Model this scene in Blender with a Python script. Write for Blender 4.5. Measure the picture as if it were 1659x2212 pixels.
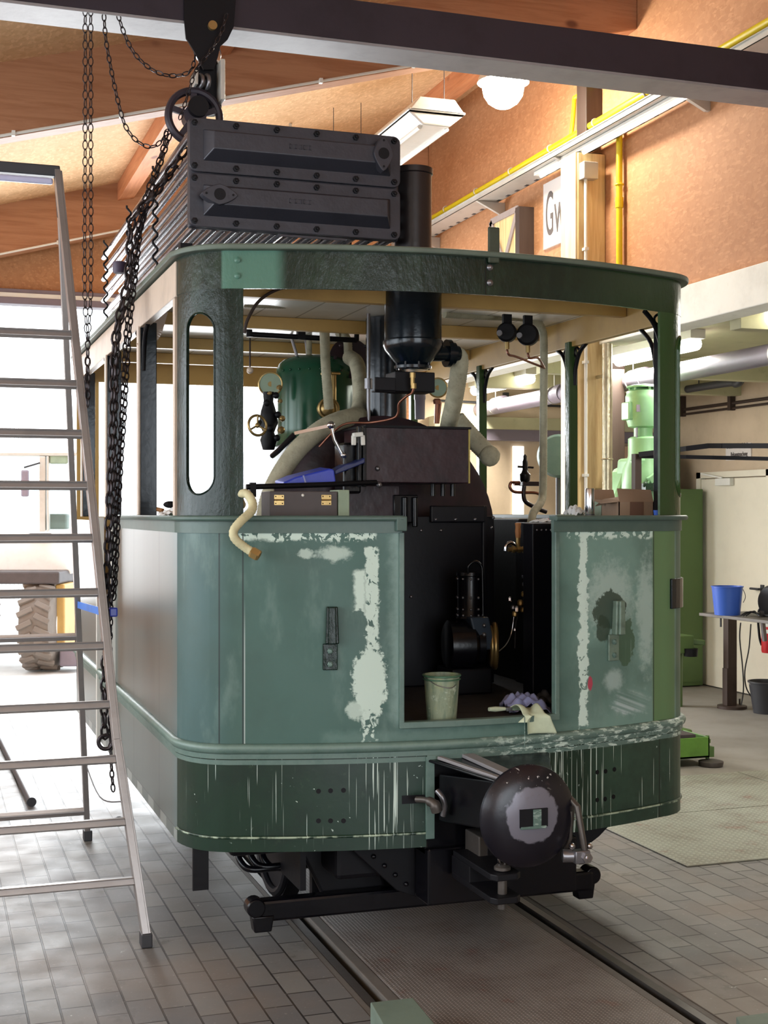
import bpy, bmesh, math, random
from mathutils import Vector, Matrix, Quaternion
R = math.radians
random.seed(7)
for o in list(bpy.data.objects): bpy.data.objects.remove(o)
SC = bpy.context.scene
COL = SC.collection

# ---------------------------------------------------------------- camera
YAW = R(18.9); F = 2900.0; EYE = 1.75
CA, SA = math.cos(YAW), math.sin(YAW)
cam = bpy.data.cameras.new('camera'); camo = bpy.data.objects.new('camera', cam); COL.objects.link(camo)
cam.sensor_fit = 'VERTICAL'; cam.sensor_height = 36; cam.sensor_width = 27; cam.lens = F/2212*36
camo.location = (0, 0, EYE); camo.rotation_euler = (R(90), 0, -YAW)
cam.clip_start = .05; cam.clip_end = 300
SC.camera = camo
# ---------------------------------------------------------------- daylight, exposure
W = bpy.data.worlds.new('daylight'); SC.world = W; W.use_nodes = True
bg = W.node_tree.nodes['Background']; bg.inputs[0].default_value = (.86, .94, 1.0, 1); bg.inputs[1].default_value = 3.6
SC.view_settings.view_transform = 'Standard'; SC.view_settings.look = 'None'
SC.view_settings.exposure = 0.22; SC.view_settings.gamma = 1
SC.view_settings.use_curve_mapping = False
SC.cycles.max_bounces = 6; SC.cycles.diffuse_bounces = 3; SC.cycles.glossy_bounces = 3
SC.cycles.sample_clamp_indirect = 6; SC.cycles.caustics_reflective = False; SC.cycles.caustics_refractive = False
SC.cycles.use_denoising = True
def area(name, loc, rot, sx, sy, power, col=(1, 1, 1)):
    l = bpy.data.lights.new(name, 'AREA'); l.shape = 'RECTANGLE'; l.size = sx; l.size_y = sy; l.energy = power; l.color = col
    o = bpy.data.objects.new(name, l); COL.objects.link(o); o.location = loc; o.rotation_euler = rot; return o
# daylight of the gate ahead; rear gate and left windows are added unseen fill
area('fill_light_rear', (1.6, -4.3, 2.0), (R(90), 0, 0), 4.5, 3.6, 75, (.93, .97, 1))
area('daylight_front_gate', (2.0, 13.0, 2.2), (R(-62), 0, 0), 3.4, 3.0, 420, (.95, .98, 1))
area('fill_light_left', (-3.4, 5.0, 2.4), (0, R(-90), 0), 2.2, 9, 150, (.84, .93, 1))

# ---------------------------------------------------------------- surveying helper: picture ray -> point on a known plane
def ray(u, v):
    a = (u-829.5)/F; b = (1106-v)/F
    return Vector((SA+a*CA, CA-a*SA, b))
def at(u, v, x=None, y=None, z=None, d=None):
    r = ray(u, v)
    if x is not None: k = x/r.x
    elif y is not None: k = y/r.y
    elif z is not None: k = (z-EYE)/r.z
    else: k = d
    return Vector((r.x*k, r.y*k, EYE+r.z*k))
def gnd(u, v): return at(u, v, z=0)

# ---------------------------------------------------------------- materials
def c(r, g, b):
    f = lambda t: ((t/255+.055)/1.055)**2.4 if t > 10 else t/255/12.92
    return (f(r), f(g), f(b), 1)
class X:                                  # tiny expression wrapper over shader node sockets
    def __init__(s, nt, sock): s.nt, s.s = nt, sock
    def m(s, op, *a, clamp=False):
        n = s.nt.nodes.new('ShaderNodeMath'); n.operation = op; n.use_clamp = clamp
        for i, q in enumerate((s,)+a):
            if isinstance(q, X): s.nt.links.new(q.s, n.inputs[i])
            else: n.inputs[i].default_value = q
        return X(s.nt, n.outputs[0])
    def __add__(s, o): return s.m('ADD', o)
    __radd__ = __add__
    def __sub__(s, o): return s.m('SUBTRACT', o)
    def __mul__(s, o): return s.m('MULTIPLY', o)
    __rmul__ = __mul__
    def sin(s): return s.m('SINE')
    def abs(s): return s.m('ABSOLUTE')
    def max(s, o): return s.m('MAXIMUM', o)
    def min(s, o): return s.m('MINIMUM', o)
    def sm(s, a, b):                      # smoothstep; a>b falls
        n = s.nt.nodes.new('ShaderNodeMapRange'); n.interpolation_type = 'SMOOTHSTEP'
        s.nt.links.new(s.s, n.inputs[0])
        if a < b: n.inputs[1].default_value = a; n.inputs[2].default_value = b
        else:
            n.inputs[1].default_value = b; n.inputs[2].default_value = a
            n.inputs[3].default_value = 1; n.inputs[4].default_value = 0
        return X(s.nt, n.outputs[0])
class Mt:
    def __init__(s, name, col=(.5, .5, .5, 1), rough=.5, metal=0, spec=.5):
        s.m = bpy.data.materials.new(name); s.m.use_nodes = True; s.nt = s.m.node_tree
        s.b = s.nt.nodes['Principled BSDF']
        s.b.inputs['Base Color'].default_value = col; s.b.inputs['Roughness'].default_value = rough
        s.b.inputs['Metallic'].default_value = metal; s.b.inputs['Specular IOR Level'].default_value = spec
        s.col = None; s.base = col; s._p = None
    def node(s, t): return s.nt.nodes.new(t)
    def pos(s):                            # world position components (surface pattern stays put with the place)
        if s._p is None:
            g = s.node('ShaderNodeNewGeometry'); sp = s.node('ShaderNodeSeparateXYZ')
            s.nt.links.new(g.outputs['Position'], sp.inputs[0]); s._p = [X(s.nt, sp.outputs[i]) for i in range(3)]
        return s._p
    def vec(s, x, y, z):
        n = s.node('ShaderNodeCombineXYZ')
        for i, q in enumerate((x, y, z)):
            if isinstance(q, X): s.nt.links.new(q.s, n.inputs[i])
            else: n.inputs[i].default_value = q
        return n.outputs[0]
    def noise(s, v, scale=5, detail=4, rough=.55, dist=0):
        n = s.node('ShaderNodeTexNoise'); s.nt.links.new(v, n.inputs['Vector'])
        n.inputs['Scale'].default_value = scale; n.inputs['Detail'].default_value = detail
        n.inputs['Roughness'].default_value = rough; n.inputs['Distortion'].default_value = dist
        return X(s.nt, n.outputs[0])
    def voro(s, v, scale=5, feat='F1', rnd=1):
        n = s.node('ShaderNodeTexVoronoi'); n.feature = feat; s.nt.links.new(v, n.inputs['Vector'])
        n.inputs['Scale'].default_value = scale; n.inputs['Randomness'].default_value = rnd
        return X(s.nt, n.outputs[0]), n
    def P(s, sx=1, sy=1, sz=1):
        x, y, z = s.pos(); return s.vec(x*sx, y*sy, z*sz)
    def mix(s, f, col, a=None):            # lay colour over what is there by factor f
        n = s.node('ShaderNodeMix'); n.data_type = 'RGBA'
        if isinstance(f, X): s.nt.links.new(f.s, n.inputs[0])
        else: n.inputs[0].default_value = f
        src = a if a is not None else s.col
        if src is None: n.inputs[6].default_value = s.base
        else: s.nt.links.new(src, n.inputs[6])
        if isinstance(col, tuple): n.inputs[7].default_value = col
        else: s.nt.links.new(col, n.inputs[7])
        s.col = n.outputs[2]; return s
    def bump(s, h, strength=.3, dist=.01):
        n = s.node('ShaderNodeBump'); n.inputs['Strength'].default_value = strength; n.inputs['Distance'].default_value = dist
        s.nt.links.new(h.s, n.inputs['Height']); s.nt.links.new(n.outputs[0], s.b.inputs['Normal']); return s
    def rough(s, f): s.nt.links.new(f.s, s.b.inputs['Roughness']); return s
    def done(s):
        if s.col is not None: s.nt.links.new(s.col, s.b.inputs['Base Color'])
        return s.m
def pm(name, col, rough=.5, metal=0, var=.25, sc=6, bump=.15, bs=40, spec=.5, dark=None):
    """plain paint / metal / cloth with blotchy variation and fine relief"""
    m = Mt(name, col, rough, metal, spec)
    d = dark or tuple(q*.55 for q in col[:3])+(1,)
    m.mix(m.noise(m.P(), sc, 5, .6).sm(.42, .75)*var*2, d)
    if bump: m.bump(m.noise(m.P(), bs, 3), bump, .004)
    return m.done()
def emit(name, col, s):
    m = Mt(name, col); m.b.inputs['Emission Color'].default_value = col; m.b.inputs['Emission Strength'].default_value = s
    return m.m

# ---------------------------------------------------------------- mesh builder
def frame(d):
    d = Vector(d).normalized(); up = Vector((0, 0, 1)) if abs(d.z) < .95 else Vector((1, 0, 0))
    a = d.cross(up).normalized(); return a, a.cross(d).normalized(), d
class MB:
    def __init__(s): s.bm = bmesh.new()
    def face(s, pts):
        try: return s.bm.faces.new([s.bm.verts.new(p) for p in pts])
        except ValueError: pass
    def box(s, lo, hi, rot=None, piv=None):
        lo, hi = Vector(lo), Vector(hi); v = []
        for z in (lo.z, hi.z):
            for x, y in ((lo.x, lo.y), (hi.x, lo.y), (hi.x, hi.y), (lo.x, hi.y)):
                p = Vector((x, y, z))
                if rot is not None:
                    q = Vector(piv) if piv is not None else (lo+hi)/2
                    p = q+rot@(p-q)
                v.append(s.bm.verts.new(p))
        for f in ((3, 2, 1, 0), (4, 5, 6, 7), (0, 1, 5, 4), (1, 2, 6, 5), (2, 3, 7, 6), (3, 0, 4, 7)): s.bm.faces.new([v[i] for i in f])
        return s
    def bar(s, a, b, w, h=None, up=None):      # rectangular bar a->b; w across, h along up
        a, b = Vector(a), Vector(b); d = (b-a).normalized()
        if up is None: q, r, d = frame(d)
        else: q = d.cross(Vector(up)).normalized(); r = q.cross(d)
        h = h or w; v = []
        for p in (a, b):
            for i, j in ((-1, -1), (1, -1), (1, 1), (-1, 1)): v.append(s.bm.verts.new(p+q*i*w/2+r*j*h/2))
        for f in ((3, 2, 1, 0), (4, 5, 6, 7), (0, 1, 5, 4), (1, 2, 6, 5), (2, 3, 7, 6), (3, 0, 4, 7)): s.bm.faces.new([v[i] for i in f])
        return s
    def rings(s, rs, closed=False, cap=True):
        n = len(rs[0]); k = len(rs)
        for i in range(k if closed else k-1):
            a, b = rs[i], rs[(i+1) % k]
            for j in range(n): s.bm.faces.new((a[j], a[(j+1) % n], b[(j+1) % n], b[j]))
        if cap and not closed: s.bm.faces.new(rs[0][::-1]); s.bm.faces.new(rs[-1])
    def tube(s, pts, r, seg=10, closed=False, cap=True):
        pts = [Vector(p) for p in pts]; n = len(pts); rs = []; prev = None
        for i, p in enumerate(pts):
            if closed: d = pts[(i+1) % n]-pts[i-1]
            else: d = pts[min(i+1, n-1)]-pts[max(i-1, 0)]
            d.normalize()
            if prev is None: q, w, _ = frame(d)
            else:
                q = prev-d*prev.dot(d)
                q = q.normalized() if q.length > 1e-5 else frame(d)[0]
                w = q.cross(d)
            prev = q; rr = r[i] if isinstance(r, (list, tuple)) else r
            rs.append([s.bm.verts.new(p+(q*math.cos(t)+w*math.sin(t))*rr) for t in [2*math.pi*j/seg for j in range(seg)]])
        s.rings(rs, closed, cap); return s
    def cyl(s, a, b, r, r2=None, seg=20): return s.tube([a, b], [r, r if r2 is None else r2], seg)
    def lathe(s, o, prof, axis=(0, 0, 1), seg=28, cap=True):   # prof: (radius, distance along axis)
        o = Vector(o); q, w, d = frame(axis); rs = []
        for r, h in prof:
            rs.append([s.bm.verts.new(o+d*h+(q*math.cos(t)+w*math.sin(t))*max(r, 1e-4)) for t in [2*math.pi*j/seg for j in range(seg)]])
        s.rings(rs, False, cap); return s
    def ball(s, o, r, seg=16, sc=(1, 1, 1)):
        n = 9; rs = []
        for i in range(n):
            t = math.pi*(i+.02)/(n-1+.04); rs.append([s.bm.verts.new((o[0]+sc[0]*r*math.sin(t)*math.cos(f), o[1]+sc[1]*r*math.sin(t)*math.sin(f), o[2]-sc[2]*r*math.cos(t))) for f in [2*math.pi*j/seg for j in range(seg)]])
        s.rings(rs); return s
    def prism(s, poly, vec):                   # extrude a flat polygon along vec
        vec = Vector(vec); a = [s.bm.verts.new(p) for p in poly]; b = [s.bm.verts.new(Vector(p)+vec) for p in poly]; n = len(a)
        s.bm.faces.new(a[::-1]); s.bm.faces.new(b)
        for i in range(n): s.bm.faces.new((a[i], a[(i+1) % n], b[(i+1) % n], b[i]))
        return s
    def ring(s, o, Rr, r, axis=(0, 0, 1), seg=32, sub=8):
        q, w, d = frame(axis); o = Vector(o)
        return s.tube([o+(q*math.cos(t)+w*math.sin(t))*Rr for t in [2*math.pi*j/seg for j in range(seg)]], r, sub, closed=True)
    def grid(s, nx, ny, f):
        v = [[s.bm.verts.new(f(i/nx, j/ny)) for j in range(ny+1)] for i in range(nx+1)]
        for i in range(nx):
            for j in range(ny): s.bm.faces.new((v[i][j], v[i+1][j], v[i+1][j+1], v[i][j+1]))
        return s
    def o(s, name, mat, parent=None, smooth=None, bevel=0, solid=None, recalc=True):
        if recalc: bmesh.ops.recalc_face_normals(s.bm, faces=s.bm.faces)
        me = bpy.data.meshes.new(name); s.bm.to_mesh(me); s.bm.free(); me.materials.append(mat)
        ob = bpy.data.objects.new(name, me); COL.objects.link(ob)
        if smooth is not None:
            for p in me.polygons: p.use_smooth = True
            try: me.set_sharp_from_angle(angle=R(smooth))
            except Exception: pass
        if parent is not None:
            ob.parent = parent
            off = Vector((0, 0, 0)); q = parent
            while q is not None: off += q.location; q = q.parent
            ob.location = -off
        if solid is not None:
            md = ob.modifiers.new('sheet', 'SOLIDIFY'); md.thickness = solid; md.offset = -1
        if bevel:
            md = ob.modifiers.new('bevel', 'BEVEL'); md.width = bevel; md.segments = 2; md.limit_method = 'ANGLE'; md.angle_limit = R(35)
        return ob
def tag(o, label, cat, group=None, kind=None):
    if label: o['label'] = label
    if cat: o['category'] = cat
    if group: o['group'] = group
    if kind: o['kind'] = kind
    return o
def struct(o): o['kind'] = 'structure'; return o
def thing(name, loc, label, cat, group=None):
    o = bpy.data.objects.new(name, None); COL.objects.link(o); o.location = loc; o.empty_display_size = .1
    return tag(o, label, cat, group)
def smooth_path(pts, n=8, closed=False):       # Catmull-Rom
    P = [Vector(p) for p in pts]; out = []; L = len(P)
    for i in range(L-1):
        a, b, cc, d = P[max(i-1, 0)], P[i], P[i+1], P[min(i+2, L-1)]
        for k in range(n):
            t = k/n
            out.append(.5*((2*b)+(cc-a)*t+(2*a-5*b+4*cc-d)*t*t+(3*b-a-3*cc+d)*t**3))
    out.append(P[-1]); return out
def resample(pts, step):
    out = [pts[0].copy()]; acc = 0
    for a, b in zip(pts, pts[1:]):
        L = (b-a).length; 
        if L < 1e-9: continue
        pos = step-acc
        while pos <= L: out.append(a+(b-a)*(pos/L)); pos += step
        acc = (acc+L) % step
    return out
def copy_thing(o, loc, label=None, parent=None):
    r = o.copy(); COL.objects.link(r)
    if parent is not None: r.parent = parent
    else: r.location = loc
    if label: r['label'] = label
    for ch in o.children: copy_thing(ch, None, None, r)
    return r
def text(name, body, mat, origin, xdir, ydir, height, width=None, parent=None, depth=.002):
    cu = bpy.data.curves.new(name, 'FONT'); cu.body = body; cu.size = height/.72; cu.extrude = depth; cu.materials.append(mat)
    o = bpy.data.objects.new(name, cu); COL.objects.link(o)
    xd, yd = Vector(xdir).normalized(), Vector(ydir).normalized(); zd = xd.cross(yd)
    bpy.context.view_layer.update(); w = max(o.dimensions.x, 1e-4); k = width/w if width else 1
    Mx = Matrix((xd*k, yd, zd)).transposed().to_4x4(); Mx.translation = Vector(origin)
    if parent is not None: o.parent = parent; Mx.translation = Vector(origin)-parent.location
    dg = bpy.context.evaluated_depsgraph_get(); me = bpy.data.meshes.new_from_object(o.evaluated_get(dg)); bpy.data.objects.remove(o)
    o = bpy.data.objects.new(name, me); COL.objects.link(o)
    if parent is not None: o.parent = parent
    o.matrix_local = Mx; return o
# ================================================================ MATERIALS
def mk_osb(name, base, tint=1.0):
    m = Mt(name, c(*base), .75)
    v1, n1 = m.voro(m.P(1, 1, 1), 26); v2, n2 = m.voro(m.P(1.7, .8, 2.3), 34)
    m.mix(X(m.nt, n1.outputs[1])*0.5, c(base[0]*.82, base[1]*.74, base[2]*.64))
    m.mix(X(m.nt, n2.outputs[1]).sm(.55, 1)*.5, c(min(255, base[0]*1.12), min(255, base[1]*1.16), min(255, base[2]*1.2)))
    m.mix(m.noise(m.P(), 55, 3).sm(.6, .8)*.35, c(base[0]*.6, base[1]*.5, base[2]*.4))
    m.mix(m.noise(m.P(), .8, 2).sm(.4, .7)*.25, c(base[0]*.85, base[1]*.75, base[2]*.6))
    m.bump(v1, .2, .004); return m.done()
M = {}
M['osb'] = mk_osb('osb_board', (226, 186, 142))
M['osb_dark'] = mk_osb('osb_board_wall', (196, 142, 100))
def mk_wood(name, base, ax, sc=1.0, knots=True, rough=.6):
    m = Mt(name, c(*base), rough)
    s = [9, 9, 9]; s[ax] = .7
    g = m.noise(m.P(*[q*sc for q in s]), 2.5, 6, .65, .6)
    m.mix(g.sm(.35, .7)*.6, c(base[0]*.8, base[1]*.68, base[2]*.55))
    if knots:
        k = [3, 3, 3]; k[ax] = 1.7
        v, n = m.voro(m.P(*k), 1.3); m.mix(v.sm(.16, .07)*.8, c(base[0]*.45, base[1]*.3, base[2]*.22))
    m.bump(g, .1, .003); return m.done()
M['glulam'] = mk_wood('glulam', (176, 126, 92), 0)
M['purlin'] = mk_wood('purlin_wood', (206, 140, 98), 1)
M['post_wood'] = mk_wood('column_spruce', (222, 196, 142), 2)
M['post_light'] = mk_wood('column_pale', (228, 212, 178), 2, knots=False)
M['brown_wood'] = mk_wood('brown_timber', (58, 42, 34), 2)
# block paving: 0.2 x 0.1 m blocks, running bond along the track
def mk_brick():
    m = Mt('block_paving', c(128, 122, 116), .62)
    x, y, z = m.pos()
    bt = m.node('ShaderNodeTexBrick'); m.nt.links.new(m.vec(y, x, 0), bt.inputs['Vector'])
    bt.inputs['Scale'].default_value = 1; bt.inputs['Brick Width'].default_value = .225; bt.inputs['Row Height'].default_value = .113
    bt.inputs['Mortar Size'].default_value = .0045; bt.inputs['Mortar Smooth'].default_value = .3; bt.inputs['Bias'].default_value = 0
    bt.inputs['Color1'].default_value = c(124, 121, 117); bt.inputs['Color2'].default_value = c(102, 100, 100); bt.inputs['Mortar'].default_value = c(38, 34, 32)
    m.col = bt.outputs[0]
    warm = m.noise(m.P(), 1.1, 3).sm(.45, .65)
    m.mix(warm*.38, c(136, 116, 98))
    m.mix(m.noise(m.P(), .45, 2).sm(.5, .7)*.35, c(104, 100, 104))
    # damp dark stains to the right of the rails and grime along them
    st = m.noise(m.P(), 7, 5, .7).sm(.52, .66)*m.noise(m.P(), 1.3, 2).sm(.42, .6)
    m.mix(st*.5, c(74, 66, 58))
    m.mix(m.noise(m.P(), 60, 4).sm(.62, .75)*.4, c(176, 170, 160))
    m.mix(m.noise(m.P(), 9, 6, .7).sm(.69, .72)*.8, c(205, 205, 196))
    # the stretch outdoors and by the gate is bleached pale concrete
    m.rough(m.noise(m.P(), 5, 4)*.35+.4)
    h = X(m.nt, bt.outputs[1])*-1.0+m.noise(m.P(), 90, 3)*.15
    m.bump(h, .6, .004); return m.done()
M['brick'] = mk_brick()
def mk_conc(name, base, rough=.7, sc=2):
    m = Mt(name, c(*base), rough)
    m.mix(m.noise(m.P(), sc, 6, .65).sm(.4, .7)*.45, c(base[0]*.78, base[1]*.76, base[2]*.74))
    m.mix(m.noise(m.P(), sc*6, 5, .7).sm(.6, .75)*.3, c(base[0]*.6, base[1]*.58, base[2]*.55))
    m.bump(m.noise(m.P(), 50, 4), .15, .003); return m.done()
M['concrete'] = mk_conc('concrete_floor', (130, 125, 118))
M['yard'] = mk_conc('yard_asphalt', (222, 221, 218))
M['plaster'] = mk_conc('annex_plaster', (205, 184, 158), .85, 1.2)
M['plaster_pale'] = mk_conc('annex_ceiling_paint', (188, 184, 150), .85, 1.0)
M['white_beam'] = mk_conc('white_beam_paint', (248, 246, 236), .7, 1.5)
def mk_tread(name, base, f, amt, ang=45):
    m = Mt(name, c(*base), .5, .25)
    x, y, z = m.pos()
    a = ((x+y)*f).sin(); b = ((x-y)*f).sin()
    h = (a*b).sm(.25, .8)
    m.mix(m.noise(m.P(), 3, 5, .65).sm(.4, .7)*.6, c(base[0]*.7, base[1]*.62, base[2]*.58))
    m.mix(m.noise(m.P(), 6, 4).sm(.63, .7)*.35, c(130, 84, 72))
    m.mix(h*amt, c(min(255, base[0]*1.45), min(255, base[1]*1.45), min(255, base[2]*1.45)))
    m.bump(h, .8, .004); return m.done()
M['tread_mid'] = mk_tread('track_tread_plate', (128, 120, 115), 210, .6)
M['tread_side'] = mk_tread('pit_tread_plate', (138, 140, 128), 90, .3)
M['rail'] = pm('rail_steel', c(92, 86, 82), .45, .6)
M['kerb'] = mk_conc('rail_kerb', (106, 100, 94), .7, 6)
M['black'] = pm('black_gloss', c(10, 9, 15), .26, 0, .3, 5, .2, 30, spec=.35)
M['blackm'] = pm('black_dull', c(11, 10, 16), .55, 0, .3, spec=.25)
M['soot'] = pm('smokebox_black', c(9, 8, 16), .4, 0, .4, spec=.3)
M['maroon'] = pm('dark_oxide_sheet', c(46, 26, 34), .36, .1, .5, 9, .7, 12, dark=c(24, 17, 26))
M['steel'] = pm('grey_steel', c(130, 128, 132), .35, .8, .2)
M['girder'] = pm('girder_paint', c(52, 46, 56), .45, .3, .3)
M['flange'] = pm('girder_flange_lit', c(150, 146, 148), .5, .2, .2)  # paler than the web: the girder's lit underside put into the colour
M['alu'] = pm('ladder_aluminium', c(158, 152, 150), .34, .5, .15, 8, .1)
M['chain'] = pm('chain_steel', c(62, 56, 58), .4, .8, .3)
M['brass'] = pm('brass', c(178, 150, 98), .3, .75, .2)
M['copper'] = pm('copper', c(140, 92, 74), .35, .8, .2)
M['chrome'] = pm('bright_steel', c(205, 205, 212), .15, 1, .1, 5, 0)
M['yellow'] = pm('gas_pipe_yellow', c(226, 202, 24), .4, 0, .1)
M['galv'] = pm('galvanised', c(196, 192, 184), .45, .35, .15)
M['greypipe'] = pm('grey_plastic_pipe', c(128, 118, 130), .45, 0, .15)
M['white'] = pm('white_paint', c(232, 230, 222), .5, 0, .08)
M['ochre'] = pm('ochre_paint', c(196, 158, 92), .5, 0, .15)
M['cream'] = pm('cream_primer', c(206, 186, 168), .45, 0, .2)
M['boards'] = None
M['dome'] = pm('dome_green', c(26, 74, 52), .18, .1, .15, 3, 0)
M['pot'] = pm('pot_black_green', c(14, 22, 30), .2, .2, .2, 4, .25, 18)
M['mint'] = pm('machine_green', c(146, 196, 146), .4, 0, .15)
M['grass'] = pm('cabinet_green', c(82, 108, 58), .5, 0, .1)
M['doorpaint'] = pm('door_cream', c(232, 224, 204), .5, 0, .05)
M['bluep'] = pm('blue_plastic', c(58, 98, 196), .4, 0, .05, 5, 0)
M['blueb'] = pm('blue_bag', c(52, 70, 190), .3, 0, .2)
M['card'] = pm('cardboard', c(158, 130, 108), .8, 0, .15)
M['tape'] = pm('parcel_tape', c(120, 88, 74), .3, 0, .2)
M['darkp'] = pm('dark_plastic', c(52, 52, 56), .5, 0, .1)
M['red'] = pm('red_paint', c(196, 36, 42), .4, 0, .1)
M['woodh'] = mk_wood('handle_wood', (188, 134, 84), 2, knots=False)
M['lilac'] = pm('lilac_cloth', c(160, 164, 208), .85, 0, .2)
M['palecloth'] = pm('pale_cloth', c(206, 216, 186), .85, 0, .25)
M['whitecloth'] = pm('white_cloth', c(226, 226, 226), .85, 0, .1)
M['rubber'] = pm('tyre_rubber', c(120, 110, 102), .85, 0, .2)
M['offwhite'] = pm('loader_paint', c(250, 249, 247), .5, 0, .1)
M['lbrown'] = pm('toolbox_brown', c(74, 66, 66), .55, 0, .3)
M['sagewood'] = pm('sage_block', c(142, 158, 136), .65, 0, .25)
M['glow'] = emit('lamp_glow', (1, .95, .80, 1), 185)
M['tubeglow'] = emit('tube_glow', (1, .97, .82, 1), 7)
M['print'] = pm('print_grey', c(92, 84, 82), .6, 0, .05)
M['signboard'] = pm('sign_enamel', c(226, 218, 214), .5, 0, .06)
def mk_lag():                                   # rope-wrapped, painted pipe lagging
    m = Mt('pipe_lagging', c(176, 170, 146), .8)
    m.mix(m.noise(m.P(), 18, 5).sm(.4, .7)*.5, c(132, 128, 106)); m.mix(m.noise(m.P(), 90, 3).sm(.55, .75)*.35, c(110, 106, 90))
    m.bump(m.noise(m.P(), 120, 3), .4, .003); return m.done()
M['lag'] = mk_lag()
def mk_boards():
    m = Mt('roof_underside_boards', c(238, 235, 228), .3)
    x, y, z = m.pos(); l = (x*(math.pi/.22)).sin().abs().sm(.10, .03)
    m.mix(m.noise(m.P(), 3, 4).sm(.45, .7)*.3, c(176, 166, 148)); m.mix(l*.8, c(122, 112, 98)); return m.done()
M['boards'] = mk_boards()
def fpx(u, v):                                  # x, z on the engine's front sheet for a picture spot
    p = at(u, v, y=4.86); return p.x, p.z
def blob(m, u, v, ru, rv, soft=.25, wob=.35, sc=34):   # irregular patch centred at a spot of the front sheet
    x, y, z = m.pos(); cx, cz = fpx(u, v); s = 1/(F/5.15)
    dx = (x-cx)*(1/(ru*s)); dz = (z-cz)*(1/(rv*s))
    d = (dx*dx+dz*dz).m('SQRT')+(m.noise(m.P(), sc, 5, .65)-.5)*wob*5
    return d.sm(1+soft/2, 1-soft/2)
def strip(m, u0, v0, u1, v1, edge=.006, wv=.05):         # soft rectangle on the front sheet
    x, y, z = m.pos(); a, b = fpx(u0, v1), fpx(u1, v0); x = x+(m.noise(m.P(), 30, 4, .6)-.5)*wv; z = z+(m.noise(m.P(1, 1, 1.3), 24, 4, .6)-.5)*wv
    return (x.sm(a[0]-edge, a[0]+edge)*x.sm(b[0]+edge, b[0]-edge))*(z.sm(a[1]-edge, a[1]+edge)*z.sm(b[1]+edge, b[1]-edge))
def mk_front():
    m = Mt('sanded_teal_filler_paint', c(66, 98, 90), .45, 0, .5)
    x, y, z = m.pos()
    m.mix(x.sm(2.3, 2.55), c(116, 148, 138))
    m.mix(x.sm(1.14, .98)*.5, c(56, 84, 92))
    m.mix(m.noise(m.P(), 2.6, 5, .6).sm(.38, .7)*.5, c(54, 78, 70))
    m.mix(m.noise(m.P(1, 1, .4), 7, 5, .6).sm(.5, .75)*.45, c(126, 150, 142))
    # sanded pale zone by the doorway edge and along the bottom
    m.mix(strip(m, 840, 1140, 872, 1560, .03)*.7, c(134, 160, 152)); m.mix(strip(m, 700, 1555, 1300, 1606, .03)*.4, c(128, 158, 148))
    white = c(196, 214, 202); n = m.noise(m.P(1, 1, .8), 26, 3, .6, 1.2)
    n2 = m.noise(m.P(), 11, 4, .6, .8)
    # stopping along the rivet lines of the left sheet
    m.mix((strip(m, 530, 1142, 806, 1170, .008)*n.sm(.465, .49)), white)
    m.mix((strip(m, 786, 1180, 812, 1420, .005)*n.sm(.40, .44)), white)
    m.mix((strip(m, 764, 1230, 786, 1330, .01)*n2.sm(.44, .5)), white)
    m.mix((blob(m, 794, 1472, 36, 74, .2, .3)), white)
    m.mix(blob(m, 768, 1532, 20, 22, .5)*.8, white); m.mix(blob(m, 664, 1196, 16, 10, .5)*.7, white)
    m.mix(blob(m, 722, 1196, 34, 16, .7)*.7, white)
    m.mix((strip(m, 778, 1530, 810, 1600, .008)*n.sm(.5, .55)), white)
    # right sheet: second line of stopping, dark touch-up round the bracket, wipes and a red spot
    n3 = m.noise(m.P(1.2, 1, .6), 18, 3, .6, .8)
    m.mix((strip(m, 1247, 1140, 1266, 1570, .004, .07)*n.sm(.34, .38)), c(206, 226, 216))
    m.mix((strip(m, 1218, 1136, 1440, 1162, .008)*n.sm(.475, .5)), c(206, 226, 216))
    m.mix(blob(m, 1322, 1290, 62, 75, .9, .35, 30)*.55, c(186, 204, 196)); m.mix(blob(m, 1415, 1330, 26, 120, .9, .4, 30)*.6, c(184, 204, 196))
    m.mix(blob(m, 1322, 1318, 48, 42, .12, .25, 30)*.92, c(44, 62, 48)); m.mix(blob(m, 1305, 1358, 20, 32, .15, .2, 30)*.9, c(44, 62, 48))
    m.mix(blob(m, 1362, 1390, 24, 56, .12, .3, 30)*.85, c(62, 88, 64))
    m.mix(blob(m, 1330, 1470, 26, 22, .9, .3, 30)*.5, c(190, 208, 204))
    sw = m.noise(m.vec(x*3+z*7, 0, z*44+x*16), 1.2, 4)
    m.mix(blob(m, 1375, 1520, 56, 28, .7, .4, 30)*sw.sm(.35, .7)*.75, c(192, 206, 208))
    m.mix(blob(m, 1273, 1476, 7, 16, .3, .15)*.95, c(178, 62, 84))
    # runs of thinned paint
    dr = m.noise(m.vec(x*70, 0, z*1.2), 1, 2).sm(.64, .70)
    m.mix(dr*strip(m, 1350, 1390, 1436, 1560, .03)*.8, c(176, 196, 188))
    # olive touch-up down the corner sheet on the right and the seams
    m.mix(x.sm(2.875, 2.885)*x.sm(3.02, 3.01), c(98, 128, 88)); m.mix(x.sm(3.02, 3.03)*.6, c(74, 92, 70))
    for sx in (1.052, 1.136, 2.885): m.mix((x-sx).abs().sm(.0035, .0015)*.9, c(26, 40, 40))
    m.mix((x-1.142).abs().sm(.003, .001)*z.sm(1.45, 1.2)*.7, c(190, 200, 196))
    m.rough(m.noise(m.P(), 5, 3)*.3+.36); m.bump(m.noise(m.P(), 30, 4), .12, .004); return m.done()
M['front'] = mk_front()
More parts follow.
